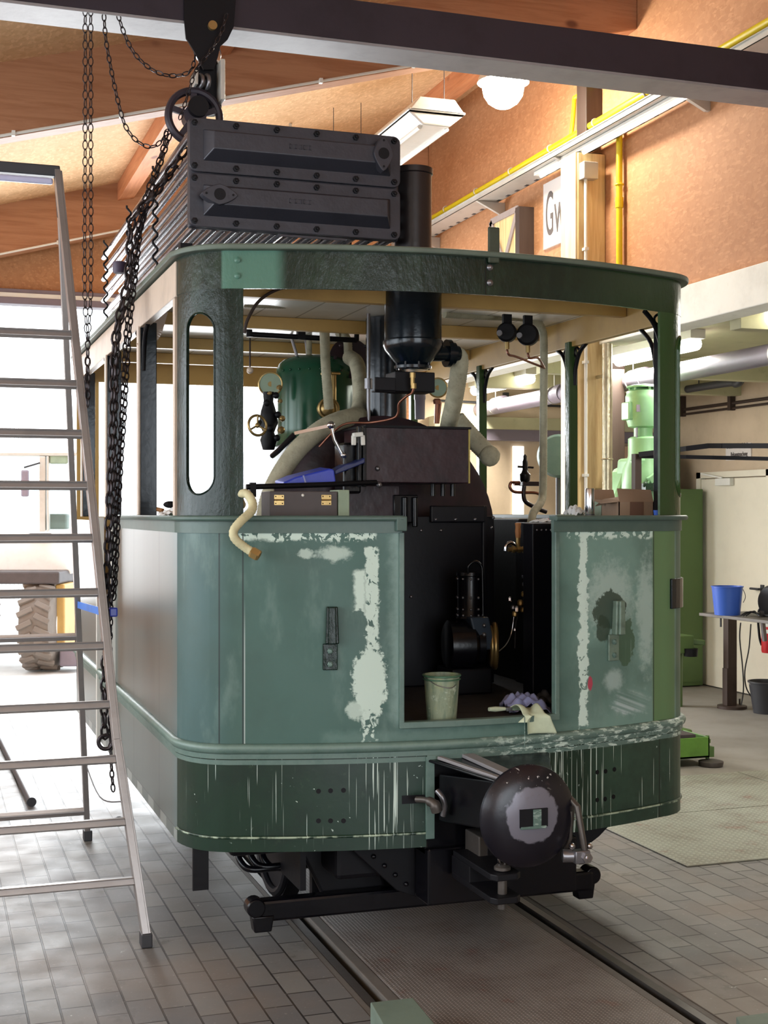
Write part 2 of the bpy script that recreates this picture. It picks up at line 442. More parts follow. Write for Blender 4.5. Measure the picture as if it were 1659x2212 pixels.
def mk_skirt():
    m = Mt('dark_green_skirt_paint', c(20, 48, 34), .34, 0, .5)
    x, y, z = m.pos()
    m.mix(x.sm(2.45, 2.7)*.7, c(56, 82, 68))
    m.mix(m.noise(m.P(), 5, 5, .65).sm(.4, .7)*.5, c(16, 32, 28)); m.mix(m.noise(m.P(), 14, 5, .7).sm(.6, .7)*.2, c(78, 96, 74))
    w = c(200, 216, 206)
    L1 = m.noise(m.vec(x*190, 0, z*2.2), 1, 1); L2 = m.noise(m.vec(x*85+7, 0, z*1.1), 1, 1); ln = m.noise(m.vec(x*80, 3, 0), 1, 1)
    g = (x-2.42).abs().sm(.30, .04)*.085+(x-1.64).abs().sm(.15, .03)*.10
    g2 = (x-2.40).abs().sm(.24, .03)*.10+(x-1.66).abs().sm(.2, .05)*.03
    reach = (z+(ln-.5)*1.3).sm(.44, .47)
    m.mix((L1+g).sm(.69, .71)*reach, w); m.mix((L2+g2).sm(.735, .75)*.8, w); m.mix((L2+g2).sm(.70, .73)*.25, w)
    sp = m.noise(m.P(), 55, 3).sm(.70, .73)*m.noise(m.P(), 6, 3).sm(.5, .6); m.mix(sp, w)
    m.mix(m.noise(m.vec(x*30, 0, z*60), 1, 3).sm(.5, .58)*z.sm(.79, .82)*x.sm(2.2, 2.3), w)
    m.mix(((z-.522).abs().sm(.006, .002))*m.noise(m.P(), 20, 3).sm(.4, .6)*.8, c(190, 206, 180))
    m.mix((x-2.92).abs().sm(.004, .002)*.8, c(20, 30, 26))
    m.bump(m.noise(m.P(), 26, 4), .15, .004); return m.done()
M['skirt'] = mk_skirt()
def mk_mould():
    m = Mt('moulding_paint', c(98, 120, 112), .45); x, y, z = m.pos()
    m.mix(m.noise(m.P(), 12, 5, .7).sm(.42, .62)*.5, c(72, 100, 92)); m.mix(m.noise(m.P(1, 1, 3), 20, 4, .7).sm(.5, .6)*x.sm(1.9, 2.3)*z.sm(.93, .88), c(196, 212, 202))
    m.mix(z.sm(1.6, 1.66)*.7, c(64, 84, 78)); m.mix((z-.857).abs().sm(.02, .004)*z.sm(.858, .868)*.4, c(150, 176, 166))
    return m.done()
M['mould'] = mk_mould()
def mk_green(name, base, hi, rough=.3, bs=22, bmp=.6):
    m = Mt(name, c(*base), rough, 0, .32); x, y, z = m.pos()
    m.mix(m.noise(m.P(1, 1, .5), 8, 5, .65).sm(.45, .75)*.55, c(*hi)); m.mix(m.noise(m.P(), 22, 5, .7).sm(.55, .7)*.4, c(base[0]*.5, base[1]*.5, base[2]*.5))
    m.bump(m.noise(m.P(1, 1, .45), bs, 5, .65), bmp, .006); return m
g = mk_green('glossy_green_pillar_paint', (9, 30, 24), (26, 54, 42), .24); x_, y_, z_ = g.pos()
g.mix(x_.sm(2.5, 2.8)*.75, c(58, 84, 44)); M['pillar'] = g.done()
g = mk_green('green_fascia_paint', (20, 36, 27), (42, 62, 46), .25); x_, y_, z_ = g.pos()
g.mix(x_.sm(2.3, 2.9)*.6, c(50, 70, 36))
g.mix(x_.sm(1.055, 1.065)*x_.sm(1.30, 1.24)*.75, c(92, 134, 118))
M['fascia'] = g.done()
m_ = Mt('side_sheet_primer', c(104, 114, 110), .3, .3); x_, y_, z_ = m_.pos()
m_.mix(m_.noise(m_.P(1, 1.6, .25), 5, 4).sm(.4, .7)*.5, c(96, 106, 102)); m_.mix(((y_*(math.pi/.72)+.6).sin().abs()).sm(.02, .008)*.9, c(32, 40, 40))
m_.mix(y_.sm(5.33, 5.22)*.6, c(92, 118, 120)); m_.mix(((y_*(math.pi/.16)).sin()).sm(.1, .2)*z_.sm(.515, .512)*.5, c(186, 190, 184)); m_.mix((z_-.515).abs().sm(.003, .001)*.7, c(50, 56, 54)); M['side'] = m_.done()

# ================================================================ THE HALL
HW = 4.6; HY = 12.5; LX = -3.6; BY = -5.0; DX0, DX1, DZ = .15, 3.85, 3.66; AX = 7.5; AZ = 3.05
cz = lambda x: 4.25+.268*x                      # boarded soffit; the roof climbs to the right
# floor: paving with the track trough left open
def slab(mb, x0, x1, y0, y1, z0=-.12, z1=0): mb.box((x0, y0, z0), (x1, y1, z1))
m = MB(); slab(m, LX, 1.462, BY, HY); slab(m, 2.60, HW, BY, HY); struct(m.o('floor', M['brick']))
m = MB(); slab(m, HW, AX, BY, HY); struct(m.o('floor', M['concrete']))
m = MB(); m.box((-40, HY, -.14), (40, 70, -.015)); tag(m.o('yard_ground', M['yard']), None, None, kind='structure')
m = MB(); m.box((1.462, BY, -.14), (2.60, HY, -.09)); struct(m.o('floor', M['kerb']))
m = MB(); m.box((1.462, BY, -.1), (1.492, HY, -.002)); m.box((2.572, BY, -.1), (2.60, HY, -.002)); m.box((1.568, BY, -.1), (1.615, HY, .002)); m.box((2.45, BY, -.1), (2.492, HY, .002))
struct(m.o('trim_1', M['kerb'], bevel=.004))
for x0, lab in ((1.4925, 'left-hand steel running rail sunk in its dark floor groove'), (2.5355, 'right-hand steel running rail sunk in its dark floor groove')):
    m = MB(); m.box((x0, BY, -.09), (x0+.036, HY, -.003)); tag(m.o('running_rail', M['rail']), lab, 'rail', 'tram rails')
m = MB(); m.box((1.617, 2.0, -.09), (2.448, 7.9, .006)); tag(m.o('tread_plate', M['tread_mid'], bevel=.002), 'long dark ribbed tread plate lying between the rails under the engine', 'floor plate')
k = 0
for (x0, x1, y0, y1, lab) in ((3.552, 5.15, 5.77, 6.80, 'nearest greenish-grey tread plate on the paving right of the engine'), (3.552, 5.15, 6.81, 7.75, 'greenish-grey tread plate behind the nearest one, partly hidden by the engine corner'),
                              (5.16, 6.7, 5.77, 6.80, 'tread plate at the right frame edge beside the nearest plate'), (5.16, 6.7, 6.81, 7.75, 'tread plate in the side bay in front of the green machine base')):
    m = MB(); m.box((x0, y0, .0), (x1, y1, .008)); tag(m.o('tread_plate', M['tread_side'], bevel=.002), lab, 'floor plate', 'tread plates over the pit')
# ceiling and walls
def soffit(x0, x1, y0, y1, t=.08):
    m = MB(); m.prism([(x0, y0, cz(x0)), (x1, y0, cz(x1)), (x1, y0, cz(x1)+t), (x0, y0, cz(x0)+t)], (0, y1-y0, 0)); return m
struct(soffit(LX, HW+.1, BY, HY+.2).o('ceiling', M['osb']))
m = MB(); m.box((HW, BY, AZ+.0), (AX, HY, AZ+.12)); struct(m.o('ceiling', M['plaster_pale']))
# right wall above the side bay
m = MB(); m.box((HW, BY, 3.19), (HW+.12, HY, 6.2)); struct(m.o('wall_right', M['osb_dark']))
m = MB(); m.box((HW-.06, BY, 2.94), (HW+.14, 8.54, 3.18)); m.box((HW-.06, 8.80, 2.94), (HW+.14, HY, 3.18)); struct(m.o('trim_2', M['white_beam'], bevel=.006))
m = MB()
for y in (5.2, 7.1, 9.9, 11.2): m.box((HW+.15, y, 2.88), (AX, y+.12, AZ+.01))
m.box((HW+.15, HY-.16, 2.58), (AX, HY, 2.70)); struct(m.o('trim_3', M['plaster_pale'], bevel=.004))
m = MB(); m.box((HW+.15, HY-.10, 2.47), (AX, HY-.001, 2.58)); struct(m.o('shadow_trim', M['greypipe']))  # grey strip built in place of the shadow under the beam
m = MB()      # end wall with the gate opening
m.box((LX, HY, 0), (DX0, HY+.2, 6)); m.box((DX0, HY, DZ), (DX1, HY+.2, 6)); m.box((DX1, HY, 0), (HW, HY+.2, 6)); m.box((HW, HY, AZ+.1), (HW+.12, HY+.2, 6)); struct(m.o('wall_end', M['osb_dark']))
m = MB(); m.box((HW, HY, 0), (AX+.15, HY+.2, AZ+.1)); struct(m.o('wall_end', M['plaster']))
m = MB(); m.box((AX, BY, 0), (AX+.15, HY, AZ+.1)); struct(m.o('wall_side_bay', M['plaster']))
# left wall with a band of windows, back wall with a gate
m = MB(); m.box((LX-.15, BY, 0), (LX, HY, 1.2)); m.box((LX-.15, BY, 3.2), (LX, HY, 4.4))
for y in (BY, -1.2, 2.6, 6.4, 10.2, HY-.3): m.box((LX-.15, y, 1.2), (LX, y+.3, 3.2))
struct(m.o('wall_left', M['osb']))
m = MB(); m.box((LX, BY-.15, 0), (-.8, BY, 6.3)); m.box((3.9, BY-.15, 0), (AX, BY, 6.3)); m.box((-.8, BY-.15, 3.8), (3.9, BY, 6.3)); struct(m.o('wall_back', M['osb']))
# gate: shutter box over the opening, frame
m = MB(); m.box((DX0-.1, HY-.16, 3.60), (DX1+.1, HY-.002, 3.66)); m.box((DX0-.1, HY-.12, 3.70), (DX1+.1, HY-.002, 3.74)); sh = m.o('gate_shutter', M['greypipe'], bevel=.006)
tag(sh, 'grey rolled-up gate shutter over the bright opening at the far end', 'gate')
m = MB(); m.box((DX0-.1, HY-.15, 3.661), (DX1+.1, HY-.1, 3.699)); m.o('light_strip', M['white'], sh)
m = MB(); m.box((DX0, HY-.03, 0), (DX0+.08, HY+.2, DZ)); m.box((DX1-.08, HY-.03, 0), (DX1, HY+.2, DZ)); struct(m.o('trim_5', M['darkp']))

# glulam rafters, each with its cable conduit; purlins
def rafter(y, w, lab):
    zb = lambda x: 3.81+.268*x
    m = MB(); m.prism([(LX, y, zb(LX)), (HW, y, zb(HW)), (HW, y, cz(HW)+.02), (LX, y, cz(LX)+.02)], (0, w, 0))
    b = tag(m.o('roof_beam', M['glulam'], bevel=.01), lab, 'roof beam', 'glulam roof beams')
    m = MB(); m.cyl((LX, y-.012, zb(LX)+.01), (3.4, y-.012, zb(3.4)+.01), .009, seg=8)
    for i in range(9): m.box((-2+i*.62, y-.03, zb(-2+i*.62)-.002), (-1.98+i*.62, y, zb(-2+i*.62)+.028))
    tag(m.o('cable_conduit', M['white'], smooth=40), 'white cable conduit clipped along the lower edge of the '+{8.1: 'near', 12.1: 'far', 4.1: 'overhead'}[y]+' roof beam', 'conduit', 'conduits on the roof beams')
rafter(8.1, .16, 'near orange-brown laminated roof beam rising to the right above the engine')
rafter(12.1, .16, 'far orange-brown laminated roof beam over the end gate')
rafter(4.1, .16, 'laminated roof beam overhead, nearer than the black girder')
for x in (-.75, 1.70, 4.15):
    for (y0, y1, w_) in ((8.26, 12.1, 'far'), (4.26, 8.1, 'near')):
        if x < 0 and w_ == 'near': continue
        m = MB(); m.prism([(x-.07, y0, cz(x)-.18), (x+.07, y0, cz(x)-.15), (x+.07, y0, cz(x)+.01), (x-.07, y0, cz(x)+.01)], (0, y1-y0, 0))
        nm = {-.75: 'on the left', 1.70: 'above the engine', 4.15: 'beside the right wall'}[x]
        tag(m.o('purlin', M['purlin']), 'sawn timber purlin %s, %s the near roof beam' % (nm, 'beyond' if w_ == 'far' else 'on this side of'), 'purlin', 'ceiling purlins')
# timber column with conduit, duct and junction box
cl = thing('timber_column', (4.49, 8.67, 0), 'tall pale spruce column against the right wall, left of the green drilling machine', 'column')
m = MB(); m.box((4.38, 8.55, 0), (4.598, 8.79, 4.30)); m.o('post', M['post_wood'], cl, bevel=.006)
m = MB(); m.box((4.365, 8.56, 0), (4.379, 8.79, 4.30)); m.o('side_board', M['post_light'], cl)
m = MB(); m.box((4.375, 8.56, 4.301), (4.58, 8.78, 4.306)); m.o('cap', M['brown_wood'], cl)
m = MB(); m.box((4.47, 8.60, 4.40), (4.597, 8.75, 5.4)); tag(m.o('upper_post', M['brown_wood'], bevel=.005), 'dark reddish post on the right wall above the cable tray', 'post')
jb = thing('junction_box', (4.40, 8.53, 4.12), 'pale square junction box at the top of the timber column', 'junction box')
m = MB(); m.box((4.385, 8.47, 4.10), (4.50, 8.549, 4.22)); m.o('housing', M['galv'], jb, bevel=.006)
m = MB(); m.cyl((4.425, 8.52, .1), (4.425, 8.52, 4.10), .012, seg=10); [m.box((4.41, 8.50, z), (4.44, 8.549, z+.02)) for z in (1.2, 2.0, 2.8, 3.6)]
tag(m.o('cable_conduit', M['white'], smooth=40), 'thin white conduit running down the face of the timber column', 'conduit')
m = MB(); m.cyl((4.53, 8.40, 0), (4.53, 8.40, 2.93), .036, seg=16); m.ring((4.53, 8.40, 2.12), .038, .005); [m.box((4.52, 8.42, z), (4.54, 8.55, z+.02)) for z in (.6, 1.9, 2.7)]
tag(m.o('foil_duct', pm('foil', c(196, 186, 156), .3, .7, .3, 12, .8, 30), smooth=40), 'foil-wrapped vertical duct standing beside the timber column', 'duct')
m = MB(); m.box((at(1319, 1106, y=9.45).x, 9.45, 0), (at(1350, 1106, y=9.45).x, 9.6, 2.93)); tag(m.o('timber_post', M['brown_wood'], bevel=.006), 'dark brown post in the side bay between the column and the drilling machine', 'post')
# yellow gas pipe along the wall with its drop
def yp(u, v): return at(u, v, x=4.5)
gp = thing('gas_pipe', (4.5, 8.5, 4.5), 'yellow gas pipe running along the right wall above the cable tray', 'pipe')
m = MB(); m.cyl((4.5, 3.0, 4.52), (4.5, 12.49, 4.50), .024, seg=14); m.o('pipe', M['yellow'], gp, smooth=40)
m = MB(); m.tube(smooth_path([(4.50, 8.9, 4.5), (4.52, 8.9, 4.66), (4.53, 8.9, 4.80)], 4), .016, 10); m.cyl((4.53, 8.9, 4.8), (4.53, 8.45, 4.8), .016); m.o('branch', M['yellow'], gp, smooth=40)
for i in range(12):
    y = 4.2+i*.72; m = MB(); m.ring((4.5, y, 4.51), .027, .006, (0, 1, 0), 16, 6); m.bar((4.5, y, 4.51), (4.599, y, 4.51), .012); m.o('pipe_clip', M['galv'], gp, smooth=40)
m = MB(); m.cyl((4.56, 8.28, 3.19), (4.56, 8.28, 4.40), .022, seg=14); m.cyl((4.56, 8.28, 3.86), (4.56, 8.28, 3.93), .028, seg=14); m.ring((4.56, 8.28, 4.02), .026, .006)
tag(m.o('gas_riser', M['yellow'], smooth=40), 'bright yellow vertical gas pipe right of the timber column', 'pipe')
# perforated cable tray on brackets with a batten whose glow is added
tr = thing('cable_tray', (4.42, 8, 4.35), 'white perforated cable tray running along the right wall under the yellow pipe', 'cable tray')
m = MB(); m.box((4.34, 3.0, 4.34), (4.54, 12.45, 4.344)); m.box((4.34, 3.0, 4.34), (4.344, 12.45, 4.383)); m.box((4.536, 3.0, 4.34), (4.54, 12.45, 4.383)); m.box((4.328, 3.0, 4.379), (4.344, 12.45, 4.383)); m.o('channel', M['galv'], tr)
for i in range(40):
    y = 5+i*.18; m = MB(); m.box((4.505, y, 4.3375), (4.53, y+.05, 4.3402)); m.o('slot', M['darkp'], tr)
for y in (5.6, 7.2, 8.85, 10.3, 11.8): m = MB(); m.prism([(4.34, y, 4.337), (4.598, y, 4.337), (4.598, y, 4.23), (4.57, y, 4.23)], (0, .03, 0)); m.o('bracket', M['galv'], tr)
m = MB(); m.box((4.39, 6.9, 4.31), (4.46, 9.3, 4.3365)); bt = m.o('batten', M['white']); tag(bt, 'white batten with an added glow strip under the cable tray', 'strip light')
m = MB(); m.cyl((4.425, 6.95, 4.297), (4.425, 9.25, 4.297), .012, seg=10); m.o('tube', emit('tray_glow', (1, .97, .9, 1), 1.6), bt, smooth=40)  # added glow stands in for the round lamp's light on the tray
# lamp globe, hanging fluorescent, strip lights of the side bay
lp = thing('bay_lamp', at(1087, 190, d=9.3), 'blazing round lamp hanging under the black girder near the right wall', 'lamp')
L0 = at(1087, 190, d=9.3)
m = MB(); m.ball(L0, .145, 24); m.o('globe', M['glow'], lp, smooth=60)
m = MB(); m.cyl(L0+Vector((0, 0, .18)), (L0.x, L0.y, cz(L0.x)-.001), .012); m.lathe(L0, [(.05, .21), (.12, .17), (.175, .06), (.18, .035), (.172, .06), (.115, .16), (.05, .19)], cap=False); m.o('stem', M['galv'], lp, smooth=40)
fx, fz = 3.34, 4.50
fl = thing('fluorescent_luminaire', (fx, 9.6, fz), 'large two-tube luminaire with a clear ribbed cover hanging on wires near the lamp', 'ceiling light')
m = MB(); m.box((fx-.21, 8.62, fz+.0), (fx+.21, 10.9, fz+.02)); m.prism([(fx-.21, 8.62, fz), (fx-.13, 8.62, fz+.10), (fx+.13, 8.62, fz+.10), (fx+.21, 8.62, fz)], (0, 2.28, 0)); m.o('housing', M['galv'], fl, bevel=.008)
m = MB(); m.prism([(fx-.20, 8.64, fz-.003), (fx-.10, 8.64, fz-.085), (fx+.10, 8.64, fz-.085), (fx+.20, 8.64, fz-.003)], (0, 2.24, 0)); m.o('diffuser', pm('luminaire_acrylic', c(226, 224, 216), .2, 0, .1), fl, bevel=.012)
for sx in (-.1, .1): m = MB(); m.cyl((fx+sx, 8.7, fz-.088), (fx+sx, 10.8, fz-.088), .016); m.o('tube', M['white'], fl, smooth=40)
for sx, sy in ((-.12, 8.8), (.12, 8.8), (-.12, 10.7), (.12, 10.7)): m = MB(); m.cyl((fx+sx, sy, fz+.1), (fx+sx, sy, cz(fx+sx)), .003, seg=6); m.o('wire', M['darkp'], fl)
m = MB(); m.cyl((2.93, 11.0, 3.2), (2.93, 11.0, cz(2.93)-.001), .014, seg=8)
tag(m.o('drop_rod', M['galv']), 'thin metal rod hanging from the ceiling left of the cable tray', 'rod')
for (x, y0, y1, lab) in ((4.97, 5.9, 7.35, 'lit strip light under the side bay ceiling at the right frame edge'), (5.15, 10.95, 12.3, 'lit strip light in the side bay seen through the engine cab'), (5.2, 8.3, 9.6, 'lit strip light of the side bay near the timber column')):
    s = thing('strip_light', (x, (y0+y1)/2, 3.0), lab, 'strip light', 'side bay strip lights')
    m = MB(); m.box((x-.06, y0, 2.985), (x+.06, y1, 3.049)); m.o('housing', M['white'], s)
    m = MB(); m.lathe((x, y0+.01, 2.95), [(.02, 0), (.05, .02), (.05, y1-y0-.04), (.02, y1-y0-.02)], (0, 1, 0), 14); m.o('tube', M['tubeglow'], s, smooth=50)
    a_ = area('strip_light_lamp', (x, (y0+y1)/2, 2.88), (0, 0, 0), .1, y1-y0, 42, (1, .97, .87)); a_.visible_camera = False
# pipes of the side bay
dp = thing('waste_pipe', (5.3, 8, 2.79), 'thick mauve-grey waste pipe hung under the side bay ceiling', 'pipe')
m = MB(); m.cyl((5.3, 5.0, 2.80), (5.3, 12.49, 2.78), .072, seg=24); m.o('pipe', M['greypipe'], dp, smooth=40)
for i, y in enumerate((7.3, 9.2, 10.6, 11.9)):
    m = MB(); m.cyl((5.3, y, 2.795), (5.3, y+.10, 2.795), .083, seg=24); m.o('socket', M['greypipe'], dp, smooth=40)
    m = MB(); m.ring((5.3, y+.2, 2.79), .076, .007, (0, 1, 0), 24, 6); m.cyl((5.3, y+.2, 2.87), (5.3, y+.2, 3.05), .006, seg=6); m.o('hanger', M['galv'], dp, smooth=40)
pts = [at(1470, 824, x=6.9), at(1560, 829, x=6.9), at(1588, 829, x=6.9), at(1600, 822, x=6.9), at(1606, 806, x=6.9)]
pts[0].z = pts[1].z; pts[-1].z = 3.04
m = MB(); m.tube(smooth_path([(6.9, 12.4, pts[1].z)]+pts[1:], 5), .036, 12); m.cyl((6.9, 11, pts[1].z), (6.9, 11, 3.05), .006, seg=6); tag(m.o('waste_pipe', M['darkp'], smooth=50), 'thin dark drain pipe bending up into the side bay ceiling', 'pipe')
# twin conduits on the side bay wall with hangers
z0 = at(1600, 868, x=7.46).z
m = MB(); m.cyl((7.47, 6, z0), (7.47, 12.49, z0), .016, seg=8); m.cyl((7.47, 6, z0-.05), (7.47, 12.49, z0-.05), .012, seg=8)
for y in (9.3, 10.25, 11.3, 12.2): m.box((7.44, y, z0-.07), (7.499, y+.05, z0+.14))
tag(m.o('wall_conduits', M['brown_wood'], smooth=40), 'pair of dark conduits clipped along the side bay wall above the door', 'conduit')
m = MB(); m.cyl((4.8, HY-.03, 2.86), (7.4, HY-.03, 2.82), .012, seg=8); m.box((5.55, HY-.05, 2.80), (5.60, HY-.002, 2.96))
tag(m.o('wall_conduits', M['darkp'], smooth=40), 'dark conduit across the end wall of the side bay', 'conduit')
# bright doorway in the end wall of the side bay
m = MB(); m.box((5.66, HY-.02, .05), (5.78, HY-.003, 2.42)); struct(m.o('window_1', emit('daylit_pane', (1, 1, .96, 1), 1.6)))
# door
D0, D1 = 10.72, 11.83
dr = struct(MB().box((AX-.05, D0, .01), (AX-.004, D1, 2.08)).o('door_1', M['doorpaint'], bevel=.004))
m = MB(); m.box((AX-.06, D0-.08, 0), (AX-.002, D0-.005, 2.15)); m.box((AX-.06, D1+.005, 0), (AX-.002, D1+.08, 2.15)); m.box((AX-.06, D0-.08, 2.09), (AX-.002, D1+.08, 2.15)); m.o('door_frame', M['doorpaint'], dr)
for z in (.35, 1.6): m = MB(); m.cyl((AX-.07, D1, z), (AX-.07, D1, z+.2), .018, seg=12); m.o('hinge', M['doorpaint'], dr, smooth=40)
hy = D0+.10; hp = at(1640, 1275, x=AX-.09)
m = MB(); m.box((AX-.062, hp.y-.025, hp.z-.14), (AX-.05, hp.y+.025, hp.z+.05)); m.cyl((AX-.055, hp.y, hp.z+.01), (AX-.10, hp.y, hp.z+.01), .011); m.cyl((AX-.10, hp.y-.005, hp.z+.01), (AX-.10, hp.y+.13, hp.z+.01), .011); m.o('door_handle', M['darkp'], dr, smooth=40)
m = MB(); cp = at(1560, 1041, x=AX-.08); m.box((AX-.10, cp.y-.16, cp.z-.035), (AX-.051, cp.y+.10, cp.z+.035)); m.bar((AX-.08, cp.y, cp.z+.04), (AX-.10, cp.y+.35, cp.z+.09), .018); m.o('door_closer', M['white'], dr, bevel=.004)
m = MB(); m.box((AX-.05, 9.4, .01), (AX-.004, D0-.09, 2.10)); struct(m.o('door_2', M['doorpaint']))
# notice above the door
s0 = at(1568, 995, x=AX-.012); s1 = at(1622, 956, x=AX-.012)
sg = thing('wall_sign', (AX-.01, s0.y, s0.z), 'small white notice with two lines of print above the cream door', 'sign')
m = MB(); m.box((AX-.014, s1.y, s0.z), (AX-.001, s0.y, s1.z)); m.o('plate', M['signboard'], sg)
wd = s0.y-s1.y
text('lettering', 'Deutsche Reichsbahn', M['print'], (AX-.016, s0.y-.02, s0.z+.115), (0, -1, 0), (0, 0, 1), .05, wd*.9, sg)
text('lettering', 'Bekanntmachung', M['print'], (AX-.016, s0.y-.09, s0.z+.035), (0, -1, 0), (0, 0, 1), .045, wd*.66, sg)
# two long bent steel bars crossing the side bay
b = thing('steel_bars', (5.0, 6.6, 0.01), 'two long dark steel bars crossing in front of the side bay wall', 'bar rack')
bp = [at(1380, 982, d=9.2), at(1482, 969, d=9.2), at(1530, 963, d=9.1), at(1560, 963, d=9.0), at(1659, 963, d=8.9), at(1900, 966, d=8.6)]
m = MB()
for q, w in zip(bp, bp[1:]): m.bar(q, w, .012, .034, up=(0, 0, 1))
m.o('upper_bar', M['blackm'], b)
bp = [at(1380, 986, d=9.3), at(1482, 987, d=9.2), at(1659, 991, d=8.9), at(1900, 996, d=8.6)]; m = MB()
for q, w in zip(bp, bp[1:]): m.bar(q, w, .012, .026, up=(0, 0, 1))
m.o('lower_bar', M['blackm'], b)
q = at(1900, 980, d=8.6); m = MB(); m.bar((q.x, q.y, 0.01), (q.x, q.y, 2.3), .06); m.o('stand', M['brown_wood'], b)
q = at(1375, 984, d=9.25); m = MB(); m.bar((q.x, q.y, 0), (q.x, q.y, 2.15), .05); m.o('stand', M['brown_wood'], b)
# GW sign and X-braced frame on the wall
sg = thing('wall_sign', (HW-.01, 9.4, 3.9), 'pale enamel sign with large narrow letters Gw, half hidden by the column', 'sign')
m = MB(); m.box((HW-.02, 8.82, 3.80), (HW-.001, 9.53, 4.31)); m.o('plate', M['signboard'], sg)
text('lettering', 'G', M['print'], (HW-.022, 9.49, 3.895), (0, -1, 0), (0, 0, 1), .35, .125, sg, .001)
text('lettering', 'w', M['print'], (HW-.022, 9.335, 3.895), (0, -1, 0), (0, 0, 1), .35, .18, sg, .001)
for o in sg.children[2:]: pass
xf = thing('x_braced_frame', (HW-.05, 10.1, 3.8), 'square wooden panel with grey X bracing mounted on the right wall beside the sign', 'frame')
m = MB(); m.box((HW-.10, 9.82, 3.78), (HW-.001, 10.36, 4.18)); m.o('panel', M['post_wood'], xf)
m = MB(); y0, y1, z0_, z1_ = 9.82, 10.36, 3.78, 4.18
for q, w in (((y0, z0_), (y1, z0_)), ((y0, z1_), (y1, z1_)), ((y0, z0_), (y0, z1_)), ((y1, z0_), (y1, z1_)), ((y0, z1_), ((y0+y1)/2, z0_)), ((y1, z1_), ((y0+y1)/2, z0_))):
    m.bar((HW-.106, q[0], q[1]), (HW-.106, w[0], w[1]), .05, .012, up=(1, 0, 0))
m.o('bracing', pm('grey_batten', c(150, 136, 132), .7), xf)
m = MB(); m.box((HW-.13, 9.74, 3.78), (HW-.001, 9.815, 4.18)); m.o('side_box', M['brown_wood'], xf)
# ================================================================ THE STEAM TRAM ENGINE
CX = 2.03; YR = 8.85; ZB, ZM, ZW, ZF, ZR = .468, .845, 1.722, 2.592, 2.735
def build_outline():
    pts = []
    for i in range(61):
        xx = -.9+1.8*i/60; pts.append(Vector((CX+xx, 4.80+.2*xx*xx, 0)))
    def cor(s):
        o = []; a, k, e = Vector((.9, 4.962)), Vector((1.075, 5.0)), Vector((1.1, 5.2))
        for i in range(1, 17):
            t = i/16; p = a*(1-t)**2+k*2*t*(1-t)+e*t*t; o.append(Vector((CX+s*p.x, p.y, 0)))
        return o
    return cor(-1)[::-1]+pts+cor(1)
OUT = build_outline()
SS = [0.0]
for a, b in zip(OUT, OUT[1:]): SS.append(SS[-1]+(b-a).length)
SMID = SS[-1]/2; SS = [s-SMID for s in SS]; SE = SS[-1]        # arclength; +-SE where the corners meet the straight sides
def op(s):                                                     # outline point and outward normal at arclength s
    if s < -SE: return Vector((CX-1.1, 5.2+(-SE-s), 0)), Vector((-1, 0, 0))
    if s > SE: return Vector((CX+1.1, 5.2+(s-SE), 0)), Vector((1, 0, 0))
    for i in range(len(SS)-1):
        if SS[i] <= s <= SS[i+1]+1e-9:
            t = (s-SS[i])/(SS[i+1]-SS[i]); p = OUT[i].lerp(OUT[i+1], t); d = (OUT[min(i+2, len(OUT)-1)]-OUT[max(i-1, 0)]).normalized()
            return p, Vector((d.y, -d.x, 0))
def proj(p):
    d = p.x*SA+p.y*CA; return 829.5+F*(p.x*CA-p.y*SA)/d, d
def su(u):                                                     # arclength on the visible front at picture column u
    lo, hi = -SE, SE
    for _ in range(40):
        mi = (lo+hi)/2
        if proj(op(mi)[0])[0] < u: lo = mi
        else: hi = mi
    return (lo+hi)/2
def fp(u, v, out=0.0):
    s = su(u); p, n = op(s); d = proj(p)[1]; return Vector((p.x+n.x*out, p.y+n.y*out, EYE+(1106-v)/F*d))
def band(mb, s0, s1, z0, z1, out=0.0, th=.006, n=None):        # curved sheet between two arclengths
    n = n or max(2, int(abs(min(s1, SE+.05)-max(s0, -SE-.05))/.03)); rs = []
    ss = [s0+(s1-s0)*i/n for i in range(n+1)]
    ss = sorted(set(ss+[q for q in (-SE, SE) if s0 < q < s1]+[q for q in SS[::2] if s0 < q < s1]))
    for s in ss:
        p, nn = op(s); a = p+nn*(out); b = p+nn*(out-th)
        rs.append([mb.bm.verts.new(Vector((q.x, q.y, z))) for q, z in ((a, z0), (a, z1), (b, z1), (b, z0))])
    mb.rings(rs); return mb
def roll(mb, s0, s1, z, r, out=0.0, seg=10):                   # round moulding along the outline
    ss = sorted(set([s0, s1]+[q for q in SS[::2] if s0 < q < s1])); return mb.tube([Vector((op(s)[0].x+op(s)[1].x*out, op(s)[0].y+op(s)[1].y*out, z)) for s in ss], r, seg)
T = thing('tram_locomotive', (CX, 5.0, 0), 'green steam tram locomotive under restoration on the rails, its front patched with filler', 'locomotive')
def L(mb, name, mat, parent=None, **k): return mb.o(name, mat, parent or T, **k)
sL = su(868); sR = su(1200); SREAR = SE+(YR-5.2)
fpn = L(band(MB(), -SE, sL, ZM+.02, ZW-.05), 'front_panel', M['front'], smooth=50); fpn['label'] = 'left front sheet with pale filler stripe'
fpn2 = L(band(MB(), sR, SE, ZM+.02, ZW-.05), 'front_panel', M['front'], smooth=50); fpn2['label'] = 'right front sheet with dark green touch-up'
L(band(MB(), sL, sR, ZM+.02, .945), 'front_sill_panel', M['front'], smooth=50)
